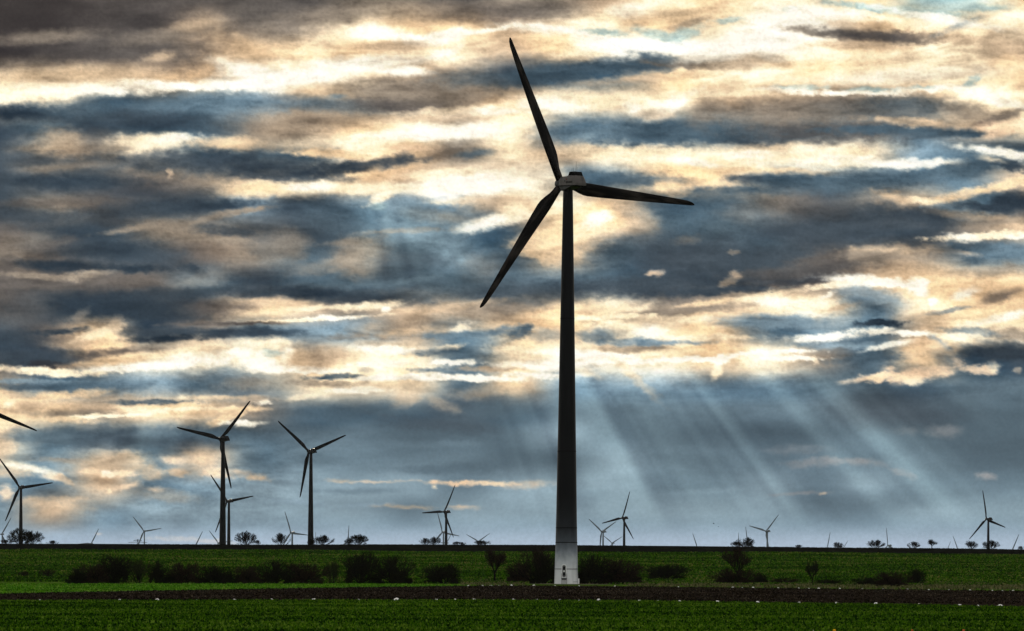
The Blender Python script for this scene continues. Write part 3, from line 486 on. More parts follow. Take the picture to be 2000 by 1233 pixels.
# ------------------------------------------------------------------ trees and bushes
m_bark = mat('bark', (.007, .006, .005)); m_twig = mat('twigs', (.006, .0055, .005), isl=(.014, .012, .010))
m_leafd = mat('dark_bush_leaves', (.003, .003, .002), isl=(.018, .018, .008)); m_leafb = mat('brown_bush_leaves', (.005, .004, .003), isl=(.034, .022, .014)); m_leafg = mat('olive_bush_leaves', (.010, .014, .004), isl=(.034, .040, .014))
def grow(seed, H0, Wd, multi, spread, levels, twig_r, up=.25, trunk=.25, smax=1.25):
    """limbs and twigs of a bare tree as two lists of tapering sticks"""
    r = random.Random(seed); limbs = MB(); tw = MB()
    ph = [r.uniform(0, 6.28) for _ in range(4)]
    def inside(p): return (1+.22*math.sin(math.atan2(p.y, p.x)*3+ph[0])+.15*math.sin(math.atan2(p.y, p.x)*5+ph[1]))* ((p.x/(Wd/2))**2+(p.y/(Wd/2))**2+((p.z-H0*.52)/(H0*.5))**2)
    def br(p, d, L, rad, lv):
        n = 3; q = p
        for i in range(n):
            d = (d+Vector((r.gauss(0, .13), r.gauss(0, .13), r.gauss(0, .08)+up*.08))).normalized(); q2 = q+d*L/n
            r1 = rad*(1-.25*i/n); r2 = rad*(1-.25*(i+1)/n)
            (limbs if lv < 2 else tw).seg(q, q2, max(r1, twig_r), max(r2, twig_r*.9), 5 if lv < 2 else 3)
            q = q2
            if lv < levels:
                for _ in range(r.choice((1, 2, 2)) if lv > 0 else 2):
                    a = r.uniform(0, 6.28); s = spread*r.uniform(.6, 1.25)
                    o = d.orthogonal().normalized(); o.rotate(Matrix.Rotation(a, 3, d)); nd = (d*math.cos(s)+o*math.sin(s)); nd.z += up*.5; nd.normalize()
                    if inside(q) < 1.05: br(q, nd, L*r.uniform(.55, .8), r2*.6, lv+1)
            if inside(q) > 1.15: break
    if multi:
        for k in range(multi):
            a = 2*math.pi*k/multi+r.uniform(-.3, .3); s = (.1, .68, 1., .4, .8)[k % 5]*smax+r.uniform(-.1, .1)
            br(Vector((math.cos(a)*.1*Wd*.3, math.sin(a)*.1*Wd*.3, 0)), Vector((math.sin(s)*math.cos(a), math.sin(s)*math.sin(a), math.cos(s))), H0*(.52+.22*s/1.2), H0*.018, 0)
    else:
        limbs.seg((0, 0, -.2), (0, 0, H0*trunk), H0*.035, H0*.028, 8)
        for k in range(5):
            a = 2*math.pi*k/5+r.uniform(-.4, .4); s = r.uniform(.15, .95)
            br(Vector((0, 0, H0*trunk*(.8+.04*k))), Vector((math.sin(s)*math.cos(a), math.sin(s)*math.sin(a), math.cos(s))), H0*.36, H0*.018, 0)
    return limbs, tw
def leaves(seed, n, Wd, Hh, z0, size, clumps=9, shell=.5, low=False):
    """small leaf faces gathered in clumps through the volume of a crown"""
    r = np.random.RandomState(seed); cc = []
    for k in range(clumps):
        a = r.rand()*6.28; q = r.rand()**.6
        if low:                                         # a mound: foliage down to the ground
            q = r.rand()**.5; top = math.sqrt(max(0, 1-q*q))*.86; cc.append((math.cos(a)*Wd*.43*q, math.sin(a)*Wd*.43*q, Hh*(.04+(.3+.7*r.rand())*max(top-.16, .04)), (.07+.08*r.rand())*Wd)); continue
        cc.append((math.cos(a)*Wd*.34*q, math.sin(a)*Wd*.34*q, z0+Hh*(.18+.62*r.rand()*(1.1-q*.5)), (.14+.13*r.rand())*Wd))
    cc = np.array(cc); i = r.randint(0, clumps, n); d = r.normal(size=(n, 3)); d /= np.linalg.norm(d, axis=1)[:, None]
    rad = cc[i, 3]*(r.rand(n)**shell); c = cc[i, :3]+d*rad[:, None]*np.array([1, 1, .9*Hh/Wd*1.3]); c[:, 2] = np.abs(c[:, 2]-0)+.02
    a = r.normal(size=(n, 3)); a /= np.linalg.norm(a, axis=1)[:, None]; b = np.cross(a, r.normal(size=(n, 3))); b /= np.linalg.norm(b, axis=1)[:, None]
    s = size*(.5+r.rand(n))[:, None]; V = np.stack([c-a*s, c-b*s*.5, c+a*s, c+b*s*.5], 1).reshape(-1, 3)
    return V, np.arange(len(V)).reshape(-1, 4)
def make_tree(name, cat, seed, multi, leafn, leafm=None, H0=6., Wd=10., levels=3, spread=.5, trunk=.25, twig_r=.03, leafs=.12, low=False, **k):
    t = empty(name, (0, 0, 0)); l, w = grow(seed, H0, Wd, multi, spread, levels, twig_r, trunk=trunk, smax=1.0 if low else 1.45, **k)
    l.build('trunk' if not multi else 'branches', m_bark, t)
    if leafn:
        V, f = leaves(seed, leafn, Wd*.92, H0*(1-trunk*(not multi)), H0*trunk*(not multi), leafs, 34 if low else 9, .5, low)
        n = len(V); V = np.concatenate([V, np.array(w.v)]) if w.v else V
        # twigs have four-cornered sides too
        f = np.concatenate([f, np.array([q for q in w.f if len(q) == 4])+n]) if w.f else f
        np_mesh('crown', V, f, leafm, t)
    else: w.build('crown', m_twig, t)
    t['proto'] = 1; del t['proto']; t.scale = (1, 1, 1); return (t, H0, Wd)
PR = {
 'fan': [make_tree('bare_tree', 'tree', 1, 14, 0, H0=6, Wd=10, twig_r=.038), make_tree('bare_tree', 'tree', 2, 13, 0, H0=6, Wd=10, twig_r=.038), make_tree('bare_tree', 'tree', 11, 12, 0, H0=6, Wd=10, twig_r=.038, spread=.6)],
 'dense': [make_tree('shrubby_tree', 'tree', 4, 8, 2600, m_leafd, H0=6, Wd=10, twig_r=.045, leafs=.14, low=True), make_tree('shrubby_tree', 'tree', 5, 9, 2400, m_leafd, H0=6, Wd=10, twig_r=.045, leafs=.13, low=True)],
 'stem': [make_tree('small_tree', 'tree', 6, 0, 500, m_leafd, H0=7, Wd=6.5, twig_r=.04, leafs=.12, spread=.45, trunk=.3), make_tree('small_tree', 'tree', 7, 0, 300, m_leafb, H0=7, Wd=5.5, twig_r=.035, leafs=.10, spread=.5, trunk=.32)],
 'bush': [make_tree('bush', 'bush', 8, 9, 15000, m_leafd, H0=5, Wd=7, twig_r=.025, leafs=.085, low=True), make_tree('bush', 'bush', 9, 9, 15000, m_leafb, H0=5, Wd=7, twig_r=.025, leafs=.085, low=True), make_tree('bush', 'bush', 10, 9, 15000, m_leafd, H0=5, Wd=7, twig_r=.025, leafs=.08, spread=.6, low=True)],
 'thin': [make_tree('bush', 'bush', 12, 9, 2200, m_leafg, H0=5, Wd=7, twig_r=.025, leafs=.075, low=True), make_tree('bush', 'bush', 13, 8, 2600, m_leafb, H0=5, Wd=7, twig_r=.025, leafs=.075, low=True)],
}
USED = set()
def plant(kind, var, px, w, top, base, d, label, cat, group, rz=0, ground=True):
    src, H0, Wd = PR[kind][var]
    o = src if (kind, var) not in USED else copy_tree(src)
    USED.add((kind, var)); b = at(px, base, d); tp = at(px, top, d); zg = float(H(b.x, d))
    hh = tp.z-zg+.1; ww = w*d/FPX
    q_ = 1.25 if cat == 'bush' else .92
    o.location = (b.x, d, zg-.1); o.scale = (ww/Wd*q_, ww/Wd*q_, hh/H0*(1 if cat == 'bush' else 1.06)); o.rotation_euler = (0, 0, rz)
    tag(o, label, cat, group); return o
# skyline: (kind, variant, px, width, top, label)
G1 = 'bare trees along the crest of the hill'
for i, (k_, v_, px, w, top, lab) in enumerate([
 ('fan', 2, 10, 22, 1055, 'low bare tree at the left edge of the skyline'),
 ('dense', 0, 37, 52, 1037, 'dense dark tree round the foot of the leftmost tall turbine tower'),
 ('dense', 1, 64, 44, 1041, 'dark spreading tree just right of the foot of the leftmost tower'),
 ('fan', 1, 103, 26, 1057, 'faint low bare tree on the skyline right of the dark tree pair'),
 ('fan', 0, 481, 44, 1042, 'round fan-shaped bare tree on the skyline right of the two overlapping turbines'),
 ('fan', 2, 503, 12, 1056, 'tiny bare tree beside the round fan-shaped one'),
 ('fan', 1, 548, 38, 1045, 'bare tree touching the foot of a pale distant turbine'),
 ('dense', 0, 608, 18, 1055, 'small dark tree right at the foot of the second tall turbine tower'),
 ('fan', 0, 630, 42, 1048, 'broad bare tree just right of the second tall turbine tower'),
 ('fan', 2, 682, 22, 1054, 'thin bare tree at the left side of a dense dark tree, under a lone blade'),
 ('dense', 1, 700, 42, 1047, 'dense dark tree on the skyline left of the middle, under a lone blade'),
 ('fan', 1, 830, 26, 1053, 'left one of two small bare trees by the middle turbine'),
 ('fan', 0, 849, 26, 1051, 'right one of two small bare trees by the middle turbine'),
 ('fan', 2, 893, 24, 1059, 'low bare tree just right of the middle turbine'),
 ('dense', 0, 904, 12, 1060, 'tiny dark tree right of the middle turbine'),
 ('dense', 1, 940, 32, 1057, 'low dark tree in front of a turbine with only two blades showing'),
 ('fan', 2, 1438, 24, 1059, 'thin bare tree at the left side of the dark tree right of the big turbine'),
 ('dense', 0, 1458, 36, 1053, 'dark tree on the skyline left of the pale two-bladed turbine'),
 ('dense', 1, 1560, 14, 1065, 'very low dark tree on the skyline, right of the pale turbine'),
 ('dense', 0, 1637, 24, 1061, 'small dark tree between two lone blades on the skyline'),
 ('fan', 0, 1711, 38, 1057, 'broad bare tree beside an upright lone blade'),
 ('fan', 1, 1784, 26, 1060, 'low bare tree left of the small round one with a trunk'),
 ('stem', 0, 1820, 26, 1055, 'small round tree with a trunk on the skyline'),
 ('fan', 2, 1897, 28, 1059, 'bare tree left of the rightmost turbine'),
 ('fan', 0, 1935, 34, 1058, 'bare tree behind the foot of the rightmost turbine tower'),
 ('fan', 1, 1994, 14, 1068, 'low bare tree at the right edge of the skyline')]):
    plant(k_, v_, px, w, top, 1066+px*.004, 1294 if i % 2 else 1300, lab, 'tree', G1, rz=i*1.1)
# hedge and bushes at the foot of the hill
G2 = 'bushes at the foot of the hill'
for i, (k_, v_, px, w, top, base, lab) in enumerate([
 ('thin', 1, 48, 20, 1117, 1131, 'small thin bush at the far left of the hillside'),
 ('thin', 1, 93, 26, 1113, 1131, 'low thin bush left of the long dark hedge'),
 ('bush', 0, 152, 44, 1114, 1140.5, 'low left end of the long dark hedge'),
 ('bush', 1, 186, 60, 1102, 1140.5, 'broad dark bush, second in the long dark hedge'),
 ('bush', 2, 226, 56, 1089, 1140.5, 'tallest bush in the left part of the dark hedge'),
 ('thin', 0, 270, 44, 1095, 1140.5, 'thin see-through bush right of the tallest one in the hedge'),
 ('bush', 0, 307, 34, 1099, 1140.3, 'narrow dark bush with green gaps on both sides'),
 ('bush', 2, 336, 34, 1121, 1140.3, 'low bush between the narrow one and the twin-topped one'),
 ('bush', 1, 360, 56, 1100, 1140.3, 'round-topped bush on a narrow foot in the hedge'),
 ('bush', 0, 418, 64, 1108, 1140, 'broad low bush below the pair of overlapping turbines'),
 ('bush', 2, 448, 30, 1120, 1140, 'low dark bush in a dip of the hedge, below the fan-shaped tree'),
 ('bush', 1, 484, 52, 1107, 1140, 'dark bush right of the dip in the hedge'),
 ('bush', 0, 537, 56, 1098, 1140, 'upright dark bush in the middle of the hedge'),
 ('bush', 1, 592, 70, 1101, 1140, 'wide rounded reddish bush below the second tall turbine'),
 ('thin', 0, 650, 26, 1098, 1139.5, 'slender pointed bush between the rounded ones'),
 ('bush', 2, 704, 64, 1084, 1139.5, 'tall uneven bush right of the slender one'),
 ('bush', 0, 768, 68, 1090, 1140, 'large round dark bush at the right end of the hedge'),
 ('bush', 2, 866, 72, 1106, 1140, 'free-standing low round bush left of the small bare tree'),
 ('bush', 1, 1014, 46, 1100, 1139, 'dark round bush between the small tree and the big tower'),
 ('thin', 1, 1048, 66, 1076, 1140, 'tall brownish bush just left of the big tower'),
 ('bush', 0, 1062, 50, 1090, 1140.5, 'dark bush against the left side of the big tower'),
 ('bush', 0, 1158, 76, 1090, 1141, 'tall dark bush just right of the big tower'),
 ('bush', 1, 1212, 78, 1094, 1141, 'wide dark bush second right of the big tower'),
 ('bush', 2, 1300, 76, 1105, 1134, 'free-standing low wide bush on pale grass'),
 ('bush', 1, 1434, 74, 1112, 1141.5, 'reddish dark bush under the small tree right of the big turbine'),
 ('bush', 0, 1484, 36, 1122, 1141, 'low bush right of the reddish one'),
 ('thin', 1, 1532, 50, 1130, 1141, 'low brown scrub left of the small upright tree'),
 ('bush', 2, 1620, 48, 1133, 1143, 'low dark scrub right of the small upright tree'),
 ('bush', 0, 1695, 50, 1129, 1144, 'low dark scrub left of the mound-shaped bush'),
 ('bush', 1, 1741, 58, 1118, 1146.5, 'mound-shaped dark bush at the right edge of the ploughed strip'),
 ('bush', 2, 1788, 32, 1114, 1137, 'small round bush up the slope, rightmost on the hillside')]):
    a_, b_ = ray(px, base); d = min(672, -CAMZ/b_) if b_ < 0 else 672
    if base < 1135: d = 705
    plant(k_, v_, px, w, top, base, d, lab, 'bush', G2, rz=i*.77)
G3 = 'small trees at the foot of the hill'
plant('stem', 1, 966, 54, 1074, 1137, 676, 'small bare tree with a thin trunk left of the big turbine', 'tree', G3)
plant('stem', 1, 1441, 56, 1071, 1140, 668, 'small tree rising out of a reddish bush right of the big turbine', 'tree', G3, rz=2)
plant('stem', 0, 1587, 32, 1099, 1141, 655, 'narrow upright dark small tree alone on the right slope', 'tree', G3, rz=1)
# ------------------------------------------------------------------ wind turbines
HUB = 91.0; RR = 35.0; TILT = R(5)
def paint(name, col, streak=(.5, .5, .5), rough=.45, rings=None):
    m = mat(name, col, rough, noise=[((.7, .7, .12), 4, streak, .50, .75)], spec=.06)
    if rings:                                           # light-to-dark fade up the shaft, shading put into the tower's colour
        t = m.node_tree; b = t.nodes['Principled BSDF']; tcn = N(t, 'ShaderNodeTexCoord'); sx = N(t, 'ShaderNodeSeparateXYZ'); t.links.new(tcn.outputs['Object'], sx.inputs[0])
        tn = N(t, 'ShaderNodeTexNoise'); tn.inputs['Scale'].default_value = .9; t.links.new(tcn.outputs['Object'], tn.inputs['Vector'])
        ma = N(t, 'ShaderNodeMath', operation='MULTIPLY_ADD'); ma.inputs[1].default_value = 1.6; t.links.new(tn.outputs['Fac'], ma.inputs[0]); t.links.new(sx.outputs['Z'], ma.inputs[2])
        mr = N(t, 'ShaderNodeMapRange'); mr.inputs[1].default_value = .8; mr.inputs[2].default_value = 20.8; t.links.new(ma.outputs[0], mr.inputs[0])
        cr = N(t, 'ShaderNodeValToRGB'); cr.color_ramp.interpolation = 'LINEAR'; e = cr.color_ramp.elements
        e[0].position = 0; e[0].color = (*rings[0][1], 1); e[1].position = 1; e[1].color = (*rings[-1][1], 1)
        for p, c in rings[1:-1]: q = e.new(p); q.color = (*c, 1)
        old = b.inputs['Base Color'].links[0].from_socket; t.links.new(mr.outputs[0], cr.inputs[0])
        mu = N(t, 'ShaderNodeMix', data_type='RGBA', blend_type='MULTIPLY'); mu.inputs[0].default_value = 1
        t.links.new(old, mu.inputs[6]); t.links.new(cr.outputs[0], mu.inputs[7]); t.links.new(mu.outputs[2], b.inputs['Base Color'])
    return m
m_tow = paint('tower_painted_fade', (.90, .92, .95), (.66, .68, .70), rings=[(0, (.80, .82, .82)), (.14, (.74, .76, .77)), (.26, (.52, .55, .58)), (.38, (.21, .235, .27)), (.48, (.075, .085, .10)), (.62, (.028, .032, .037)), (.82, (.014, .015, .017)), (1, (.008, .0082, .009))])  # bright foot and darkened shaft are put into the colour by the ramp
m_bla = paint('weathered_blade_painted_shade', (.0035, .003, .003), (.060, .048, .041)); m_nac = paint('dirty_nacelle_painted_shade', (.10, .092, .088), (.05, .047, .046))  # white blades and nacelle: their backlit shade is put into the base colours
m_hub = paint('dark_hub', (.07, .07, .07), (.04, .04, .04)); m_blk = mat('black_grille', (.008, .008, .008), .7); m_letter = mat('dark_lettering', (.012, .014, .01), .7); m_red = mat('red_mark', (.16, .02, .02), .6)
m_plain = paint('dark_turbine_paint', (.004, .0045, .005), (.008, .0085, .009)); m_pale = paint('turbine_painted_haze', (.13, .16, .19), (.19, .22, .24)); m_steel = mat('galvanised_steel', (.20, .21, .21), .5); m_white = mat('white_door_frame', (.78, .79, .79), .6); m_fl = mat('grimy_joint', (.16, .17, .18), .8); m_stain = mat('stain', (.10, .10, .09), .9)  # the pale turbine colour has the bluish paling of distance haze put into it
def radius(z): return float(np.interp(z, [0, 4, 9.4, 16.4, 52, 86, 90], [2.70, 2.58, 2.46, 2.33, 1.74, 1.16, 1.06]))
def tower_section(z0, z1, n=40, m=None, parent=None, nz_=8):
    rs = []
    for k in range(nz_+1):
        z = z0+(z1-z0)*k/nz_; r = radius(z)
        if k in (0, nz_) and nz_ > 2: pass
        rs.append([(math.cos(2*math.pi*i/n)*r, math.sin(2*math.pi*i/n)*r, z) for i in range(n)])
    mb = MB(); mb.rings(rs, False); return mb.build('tower_section', m, parent, True)
def blade_mesh(name, m, n=28, bow=-.9):
    st = [(.7, .85, .85, 1.0, 0), (2.3, .86, .86, 1.0, 0), (3.4, .92, 1.05, .85, 10), (4.8, 1.0, 1.50, .62, 13), (6.2, 1.05, 1.86, .46, 13), (7.2, 1.06, 1.94, .38, 12), (10, 1.02, 1.84, .32, 9), (14, .94, 1.64, .27, 6), (19, .85, 1.37, .22, 3.5), (25, .73, 1.05, .18, 1.5), (30, .63, .77, .15, .5), (33, .50, .60, .13, 0), (34.2, .30, .52, .12, 0), (34.8, .02, .42, .11, 0), (35, -.2, .30, .1, 0)]
    rs = []
    for (z, le, te, th, tw) in st:
        ring = []; ch = le+te; T = max(th*min(le, 1)*.9, .04)
        for i in range(n):
            a = 2*math.pi*i/n; cx = math.cos(a); sy = math.sin(a)
            x = -le+(1-cx)/2*ch; yt = sy*T*(1 if z < 3 else (1.15-.75*(1-cx)/2)); yt = yt if z > 3 else sy*.8
            ca, sa = math.cos(R(tw)), math.sin(R(tw)); bend = bow*(z/35)**2
            ring.append((x*ca-yt*sa, x*sa+yt*ca+bend, z))
        rs.append(ring)
    mb = MB(); mb.rings(rs); me = bpy.data.meshes.new(name); me.from_pydata(mb.v, [], mb.f); me.materials.append(m); me.polygons.foreach_set('use_smooth', [True]*len(me.polygons)); me.update(); return me
def cap_rings(prof, n=24, axis='Y', z0=0):              # a shape turned about the rotor axis: (position along the axis, radius)
    return [[(math.cos(2*math.pi*i/n)*r, y, math.sin(2*math.pi*i/n)*r+z0) for i in range(n)] for y, r in prof]
def loft_nacelle():
    # cross sections from front to rear: (y, half width bottom, half width top, z bottom, z top)
    mb = MB(); rs = []
    for (y, wb, wt, zb, zt) in [(2.55, .95, .70, -.45, .95), (2.3, 1.15, .88, -.52, 1.15), (1.6, 1.40, 1.10, -.55, 1.42), (.4, 1.5, 1.2, -.56, 1.55), (-1.4, 1.5, 1.2, -.58, 1.60), (-2.2, 1.5, 1.2, -.6, 1.72), (-5.1, 1.5, 1.12, -.62, 1.60), (-5.6, 1.48, 1.05, -.62, .9), (-6.0, 1.44, 1.3, -.62, -.1)]:
        rs.append([(-wb, y, zb), (wb, y, zb), (wb, y, zb+(zt-zb)*.55), (wb*.96, y, zb+(zt-zb)*.75), (wt, y, zt-.06), (wt*.7, y, zt), (-wt*.7, y, zt), (-wt, y, zt-.06), (-wb*.96, y, zb+(zt-zb)*.75), (-wb, y, zb+(zt-zb)*.55)])
    return mb.rings(rs)
def turbine_parts(root, mats, angles, detail, hubz, H_tow, tl=None):
    mt, mbl, mn, mh = mats
    z = hubz
    if detail:
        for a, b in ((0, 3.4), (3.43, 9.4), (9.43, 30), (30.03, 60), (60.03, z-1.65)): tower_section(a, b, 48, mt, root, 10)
    else:
        rs = []
        for k in range(9):
            q = H_tow+(z-1.6-H_tow)*k/8; r = radius(np.clip(q, 0, 90)); rs.append([(math.cos(2*math.pi*i/20)*r, math.sin(2*math.pi*i/20)*r, q) for i in range(20)])
        mb = MB(); mb.rings(rs, False); mb.build('tower', mt, root, True)
    nac = loft_nacelle().build('nacelle', mn, root, False, .08); nac.location = (0, 0, z); nac.rotation_euler = (TILT, 0, 0)
    mb = MB(); mb.rings([[(-1.28, 2.0, -.66), (-1.12, 1.0, -1.72), (-1.12, -1.0, -1.42), (-1.3, -4.3, -.70)], [(1.28, 2.0, -.66), (1.12, 1.0, -1.72), (1.12, -1.0, -1.42), (1.3, -4.3, -.70)]])
    mb.build('nacelle_keel', mh, nac, False, .05)
    mb = MB(); mb.rings([[(-1.15, -2.0, 1.66), (1.15, -2.0, 1.66), (1.15, -4.85, 1.56), (-1.15, -4.85, 1.56)], [(-.95, -2.15, 2.5), (.95, -2.15, 2.5), (.95, -4.5, 2.5), (-.95, -4.5, 2.5)]])
    mb.build('cooler', m_blk if detail else mn, nac, False, .05)
    if detail:
        for x, y, h, r in ((-.5, -2.5, .85, .05), (-.4, -3.1, .85, .05), (-.3, -4.0, 2.25, .05), (-.12, -4.2, .9, .03)):
            mb = MB(); mb.seg((x, y, 2.48), (x, y, 2.48+h), r, r*.6, 8, True)
            if h < 1: mb.seg((x-.09, y, 2.48+h), (x+.09, y, 2.48+h), .04, .04, 6, True)
            mb.build('antenna', m_steel, nac)
        mb = MB(); mb.box((0, -1.85, -.64), (3.06, 8.2, .07)); mb.build('seam', m_blk, nac)
        for q in (3.415, 9.415, 12.7, 30.0, 60.0):
            rr = radius(q)+.035; mb = MB(); mb.rings([[(math.cos(2*math.pi*i/48)*(rr+e_), math.sin(2*math.pi*i/48)*(rr+e_), q+dz_) for i in range(48)] for dz_, e_ in ((-.09, -.03), (-.07, 0), (.07, 0), (.09, -.03))], False); mb.build('flange', m_fl if q < 5 else m_blk, root, True)
        fc = bpy.data.curves.new('lettering', 'FONT'); fc.body = 'REPOWER'; fc.size = .66; fc.extrude = .012; fo = bpy.data.objects.new('tmp', fc); C.objects.link(fo)
        dg = bpy.context.evaluated_depsgraph_get(); me = bpy.data.meshes.new_from_object(fo.evaluated_get(dg)); bpy.data.objects.remove(fo)
        me.materials.clear(); me.materials.append(m_letter); lo = bpy.data.objects.new('lettering', me); C.objects.link(lo); lo.parent = nac
        lo.matrix_local = Matrix(((0, 0, -1, -1.515), (-1, 0, 0, -1.75), (0, 1, 0, -.12), (0, 0, 0, 1)))
        mb = MB(); mb.add([(-1.47, -1.55, 1.02), (-1.51, -1.95, .55), (-1.49, -2.35, .98), (-1.50, -1.95, .80)], [(0, 1, 3), (1, 2, 3)]); o = mb.build('red_emblem', m_red, nac); o.location = (-.03, 0, 0)
        mb = MB(); mb.box((-1.50, -1.2, .42), (.03, .22, .42)); mb.build('dark_mark', m_letter, nac)
        # oval door with platform and steps
        a0 = R(-90-4); M0 = Matrix.Rotation(-root.rotation_euler.z, 4, 'Z') @ Matrix.Translation((-.55, 0, 0))
        def on(v): return M0 @ Vector(v)
        rr_ = radius(2.8)+.02
        def oval(w, h, cz, y, n=24):
            P = []
            for i in range(n):
                a = 2*math.pi*i/n; P.append((math.cos(a)*w/2, y, cz+(h/2-w/2)*(1 if math.sin(a) > 0 else -1)+math.sin(a)*w/2))
            return P
        def slab(w, h, cz, y0, y1): 
            mb = MB(); mb.rings([[on(p) for p in oval(w, h, cz, y0)], [on(p) for p in oval(w, h, cz, y1)]]); return mb
        door = slab(1.12, 3.1, 2.95, -rr_+.25, -rr_-.09).build('door', m_white, root)
        slab(.84, 2.78, 2.95, -rr_-.05, -rr_-.115).build('door_leaf', m_steel, door)
        mb = MB(); mb.box((0, -rr_-.13, 3.62), (.46, .04, .80)); mb.v = [tuple(on(v)) for v in mb.v]; mb.build('vent', m_blk, door)
        mb = MB(); mb.box((0, -rr_-.13, 2.28), (.46, .04, .74)); mb.v = [tuple(on(v)) for v in mb.v]; mb.build('vent', m_blk, door)
        mb = MB(); mb.box((.0, -rr_-.16, 2.93), (.32, .05, .26)); mb.v = [tuple(on(v)) for v in mb.v]; mb.build('door_sign', m_white, door)
        mb = MB(); mb.box((0, -rr_-.7, 1.30), (1.25, 1.5, .10)); mb.box((0, -rr_-1.44, 1.12), (1.25, .05, .26)); mb.v = [tuple(on(v)) for v in mb.v]; mb.build('platform', m_blk, root)
        for s in (-.6, .6):
            mb = MB(); mb.box((s, -rr_-1.4, 1.85), (.05, .05, 1.1)); mb.box((s, -rr_-.1, 1.85), (.05, .05, 1.1)); mb.box((s, -rr_-.75, 2.38), (.05, 1.35, .05)); mb.box((s, -rr_-.75, 1.9), (.04, 1.35, .04))
            mb.v = [tuple(on(v)) for v in mb.v]; mb.build('railing', m_steel, root)
        mb = MB()
        for k in range(6): mb.box((0, -rr_-1.55-.22*k, 1.12-.2*k), (1.05, .26, .05))
        for s in (-.56, .56): mb.seg((s, -rr_-1.42, 1.25), (s, -rr_-2.75, .02), .05, .05, 4, True); mb.box((s, -rr_-1.42, .6), (.06, .06, 1.2))
        mb.v = [tuple(on(v)) for v in mb.v]; mb.build('steps', m_steel, root)
        mb = MB(); mb.box((3.35, -.75, .62), (.28, .5, 1.3)); mb.v = [tuple(on(v)) for v in mb.v]; mb.build('cable_box', m_white, root, False, .03)
        mb = MB(); mb.box((1.75, -2.16, .55), (1.5, .05, .07), Matrix.Rotation(0, 4, 'Z')); mb.v = [tuple(Matrix.Rotation(-root.rotation_euler.z, 4, 'Z') @ Vector(v)) for v in mb.v]; mb.build('cable_rail', m_stain, root)
    hb = MB(); hb.rings(cap_rings([(2.5, 1.05), (2.75, 1.28), (3.9, 1.28), (4.35, 1.12), (4.7, .8), (4.9, .42), (4.97, .08)])); h = hb.build('hub', mh, root, True); h.location = (0, 0, z); h.rotation_euler = (TILT, 0, 0)
    for th in angles:
        b = bpy.data.objects.new('blade', mbl); C.objects.link(b); b.parent = h
        b.matrix_local = Matrix.Translation((0, 3.25, 0)) @ Matrix.Rotation(th, 4, 'Y')
# the big one in front
YAW0 = R(27.5)
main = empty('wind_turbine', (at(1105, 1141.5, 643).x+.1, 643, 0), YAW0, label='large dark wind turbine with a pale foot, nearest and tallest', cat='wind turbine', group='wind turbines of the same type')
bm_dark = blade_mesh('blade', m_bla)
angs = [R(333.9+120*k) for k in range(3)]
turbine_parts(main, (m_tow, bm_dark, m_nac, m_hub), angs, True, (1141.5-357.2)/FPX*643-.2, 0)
# the others: hub seen at, angular size of the rotor, yaw in degrees, blade angle in degrees, label
bm_far = blade_mesh('blade', m_plain, 16, .9); bm_pale = blade_mesh('blade', m_pale, 12, .3)
def T(hx, hy, tip, Rp, yaw, lab, pale=False, cat='wind turbine', a0=None, dist=None):
    d = dist or 643*302.5/Rp; yw = R(yaw); tx, ty = tip
    th = R(a0) if a0 is not None else math.atan2((tx-hx)/math.cos(yw), -(ty-hy))
    hub = at(hx, hy, d); x0 = hub.x+3.25*math.sin(yw); y0 = d-3.25*math.cos(yw); zg = float(H(x0, y0))-1
    r = empty('wind_turbine', (x0, y0, zg), yw, label=lab, cat=cat, group='pale distant wind turbines' if pale else 'wind turbines of the same type')
    # tower foot is on the land, its head under the nacelle
    hz = hub.z-zg
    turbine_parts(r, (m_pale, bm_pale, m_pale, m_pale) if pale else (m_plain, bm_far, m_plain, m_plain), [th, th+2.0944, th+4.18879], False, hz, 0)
    return r
T(430.5, 858.5, (490, 783), 101, 39.6, 'tall dark turbine left of the middle with its tower in front of a smaller turbine', a0=40.8, dist=1900)
T(603, 882.4, (546, 824), 92, 35.8, 'tall dark turbine between the overlapping pair and the big turbine', a0=308.2, dist=2114)
T(38.3, 952.8, (1, 897), 72, 33.5, 'dark turbine near the left edge standing behind a dense tree', a0=321.6, dist=2704)
T(443.5, 979.5, (497, 969), 65, 42, 'smaller dark turbine half hidden behind the tall tower left of the middle', a0=320.3, dist=2952)
T(867.5, 1000.4, (889, 948), 59, 46.9, 'dark turbine left of the big one, a pale turbine behind its tower', a0=26.9, dist=3242)
T(1215.5, 1012.4, (1231, 960), 55, 43.5, 'dark turbine just right of the big one, in front of two pale turbines', a0=18.3, dist=3492)
T(1926.5, 1014.5, (1920, 958), 58, 35.7, 'dark turbine near the right edge of the view', a0=346, dist=3359)
T(-24, 801, (69, 841), 106, 20, 'turbine beyond the left edge, one dark blade reaching into the view')
T(1175, 1039, (1147, 1014), 45, 44, 'pale turbine with a whitish downward blade right of the big tower', True)
T(1195, 1061, (1216, 1048), 29, 36, 'small pale turbine low on the skyline between its larger pale neighbour and a dark tower', True)
T(1496, 1038, (1520, 1006), 45, 36, 'pale turbine in V shape alone in the right half of the skyline', True)
T(281, 1038, (259, 1008), 36.5, 26, 'pale turbine alone between the leftmost tree and the tall pair', True)
T(568, 1041, (555, 1000), 46, 46, 'pale turbine left of the second tall tower, by a bare tree', True)
T(864, 1040, (853, 1003), 42, 36, 'pale turbine whose hub hides behind the dark tower left of the big one', True)
T(872, 1061, (881, 1042), 24, 36, 'faint tiny turbine blade just right of the dark tower left of the big one', True)
T(934, 1058, (957, 1041), 30, 28, 'pale turbine behind a low dark tree, two blades showing in a V', True)
T(178, 1062, (191, 1033), 33, 26, 'low pale turbine on the left skyline with one raised and one flat blade', True)
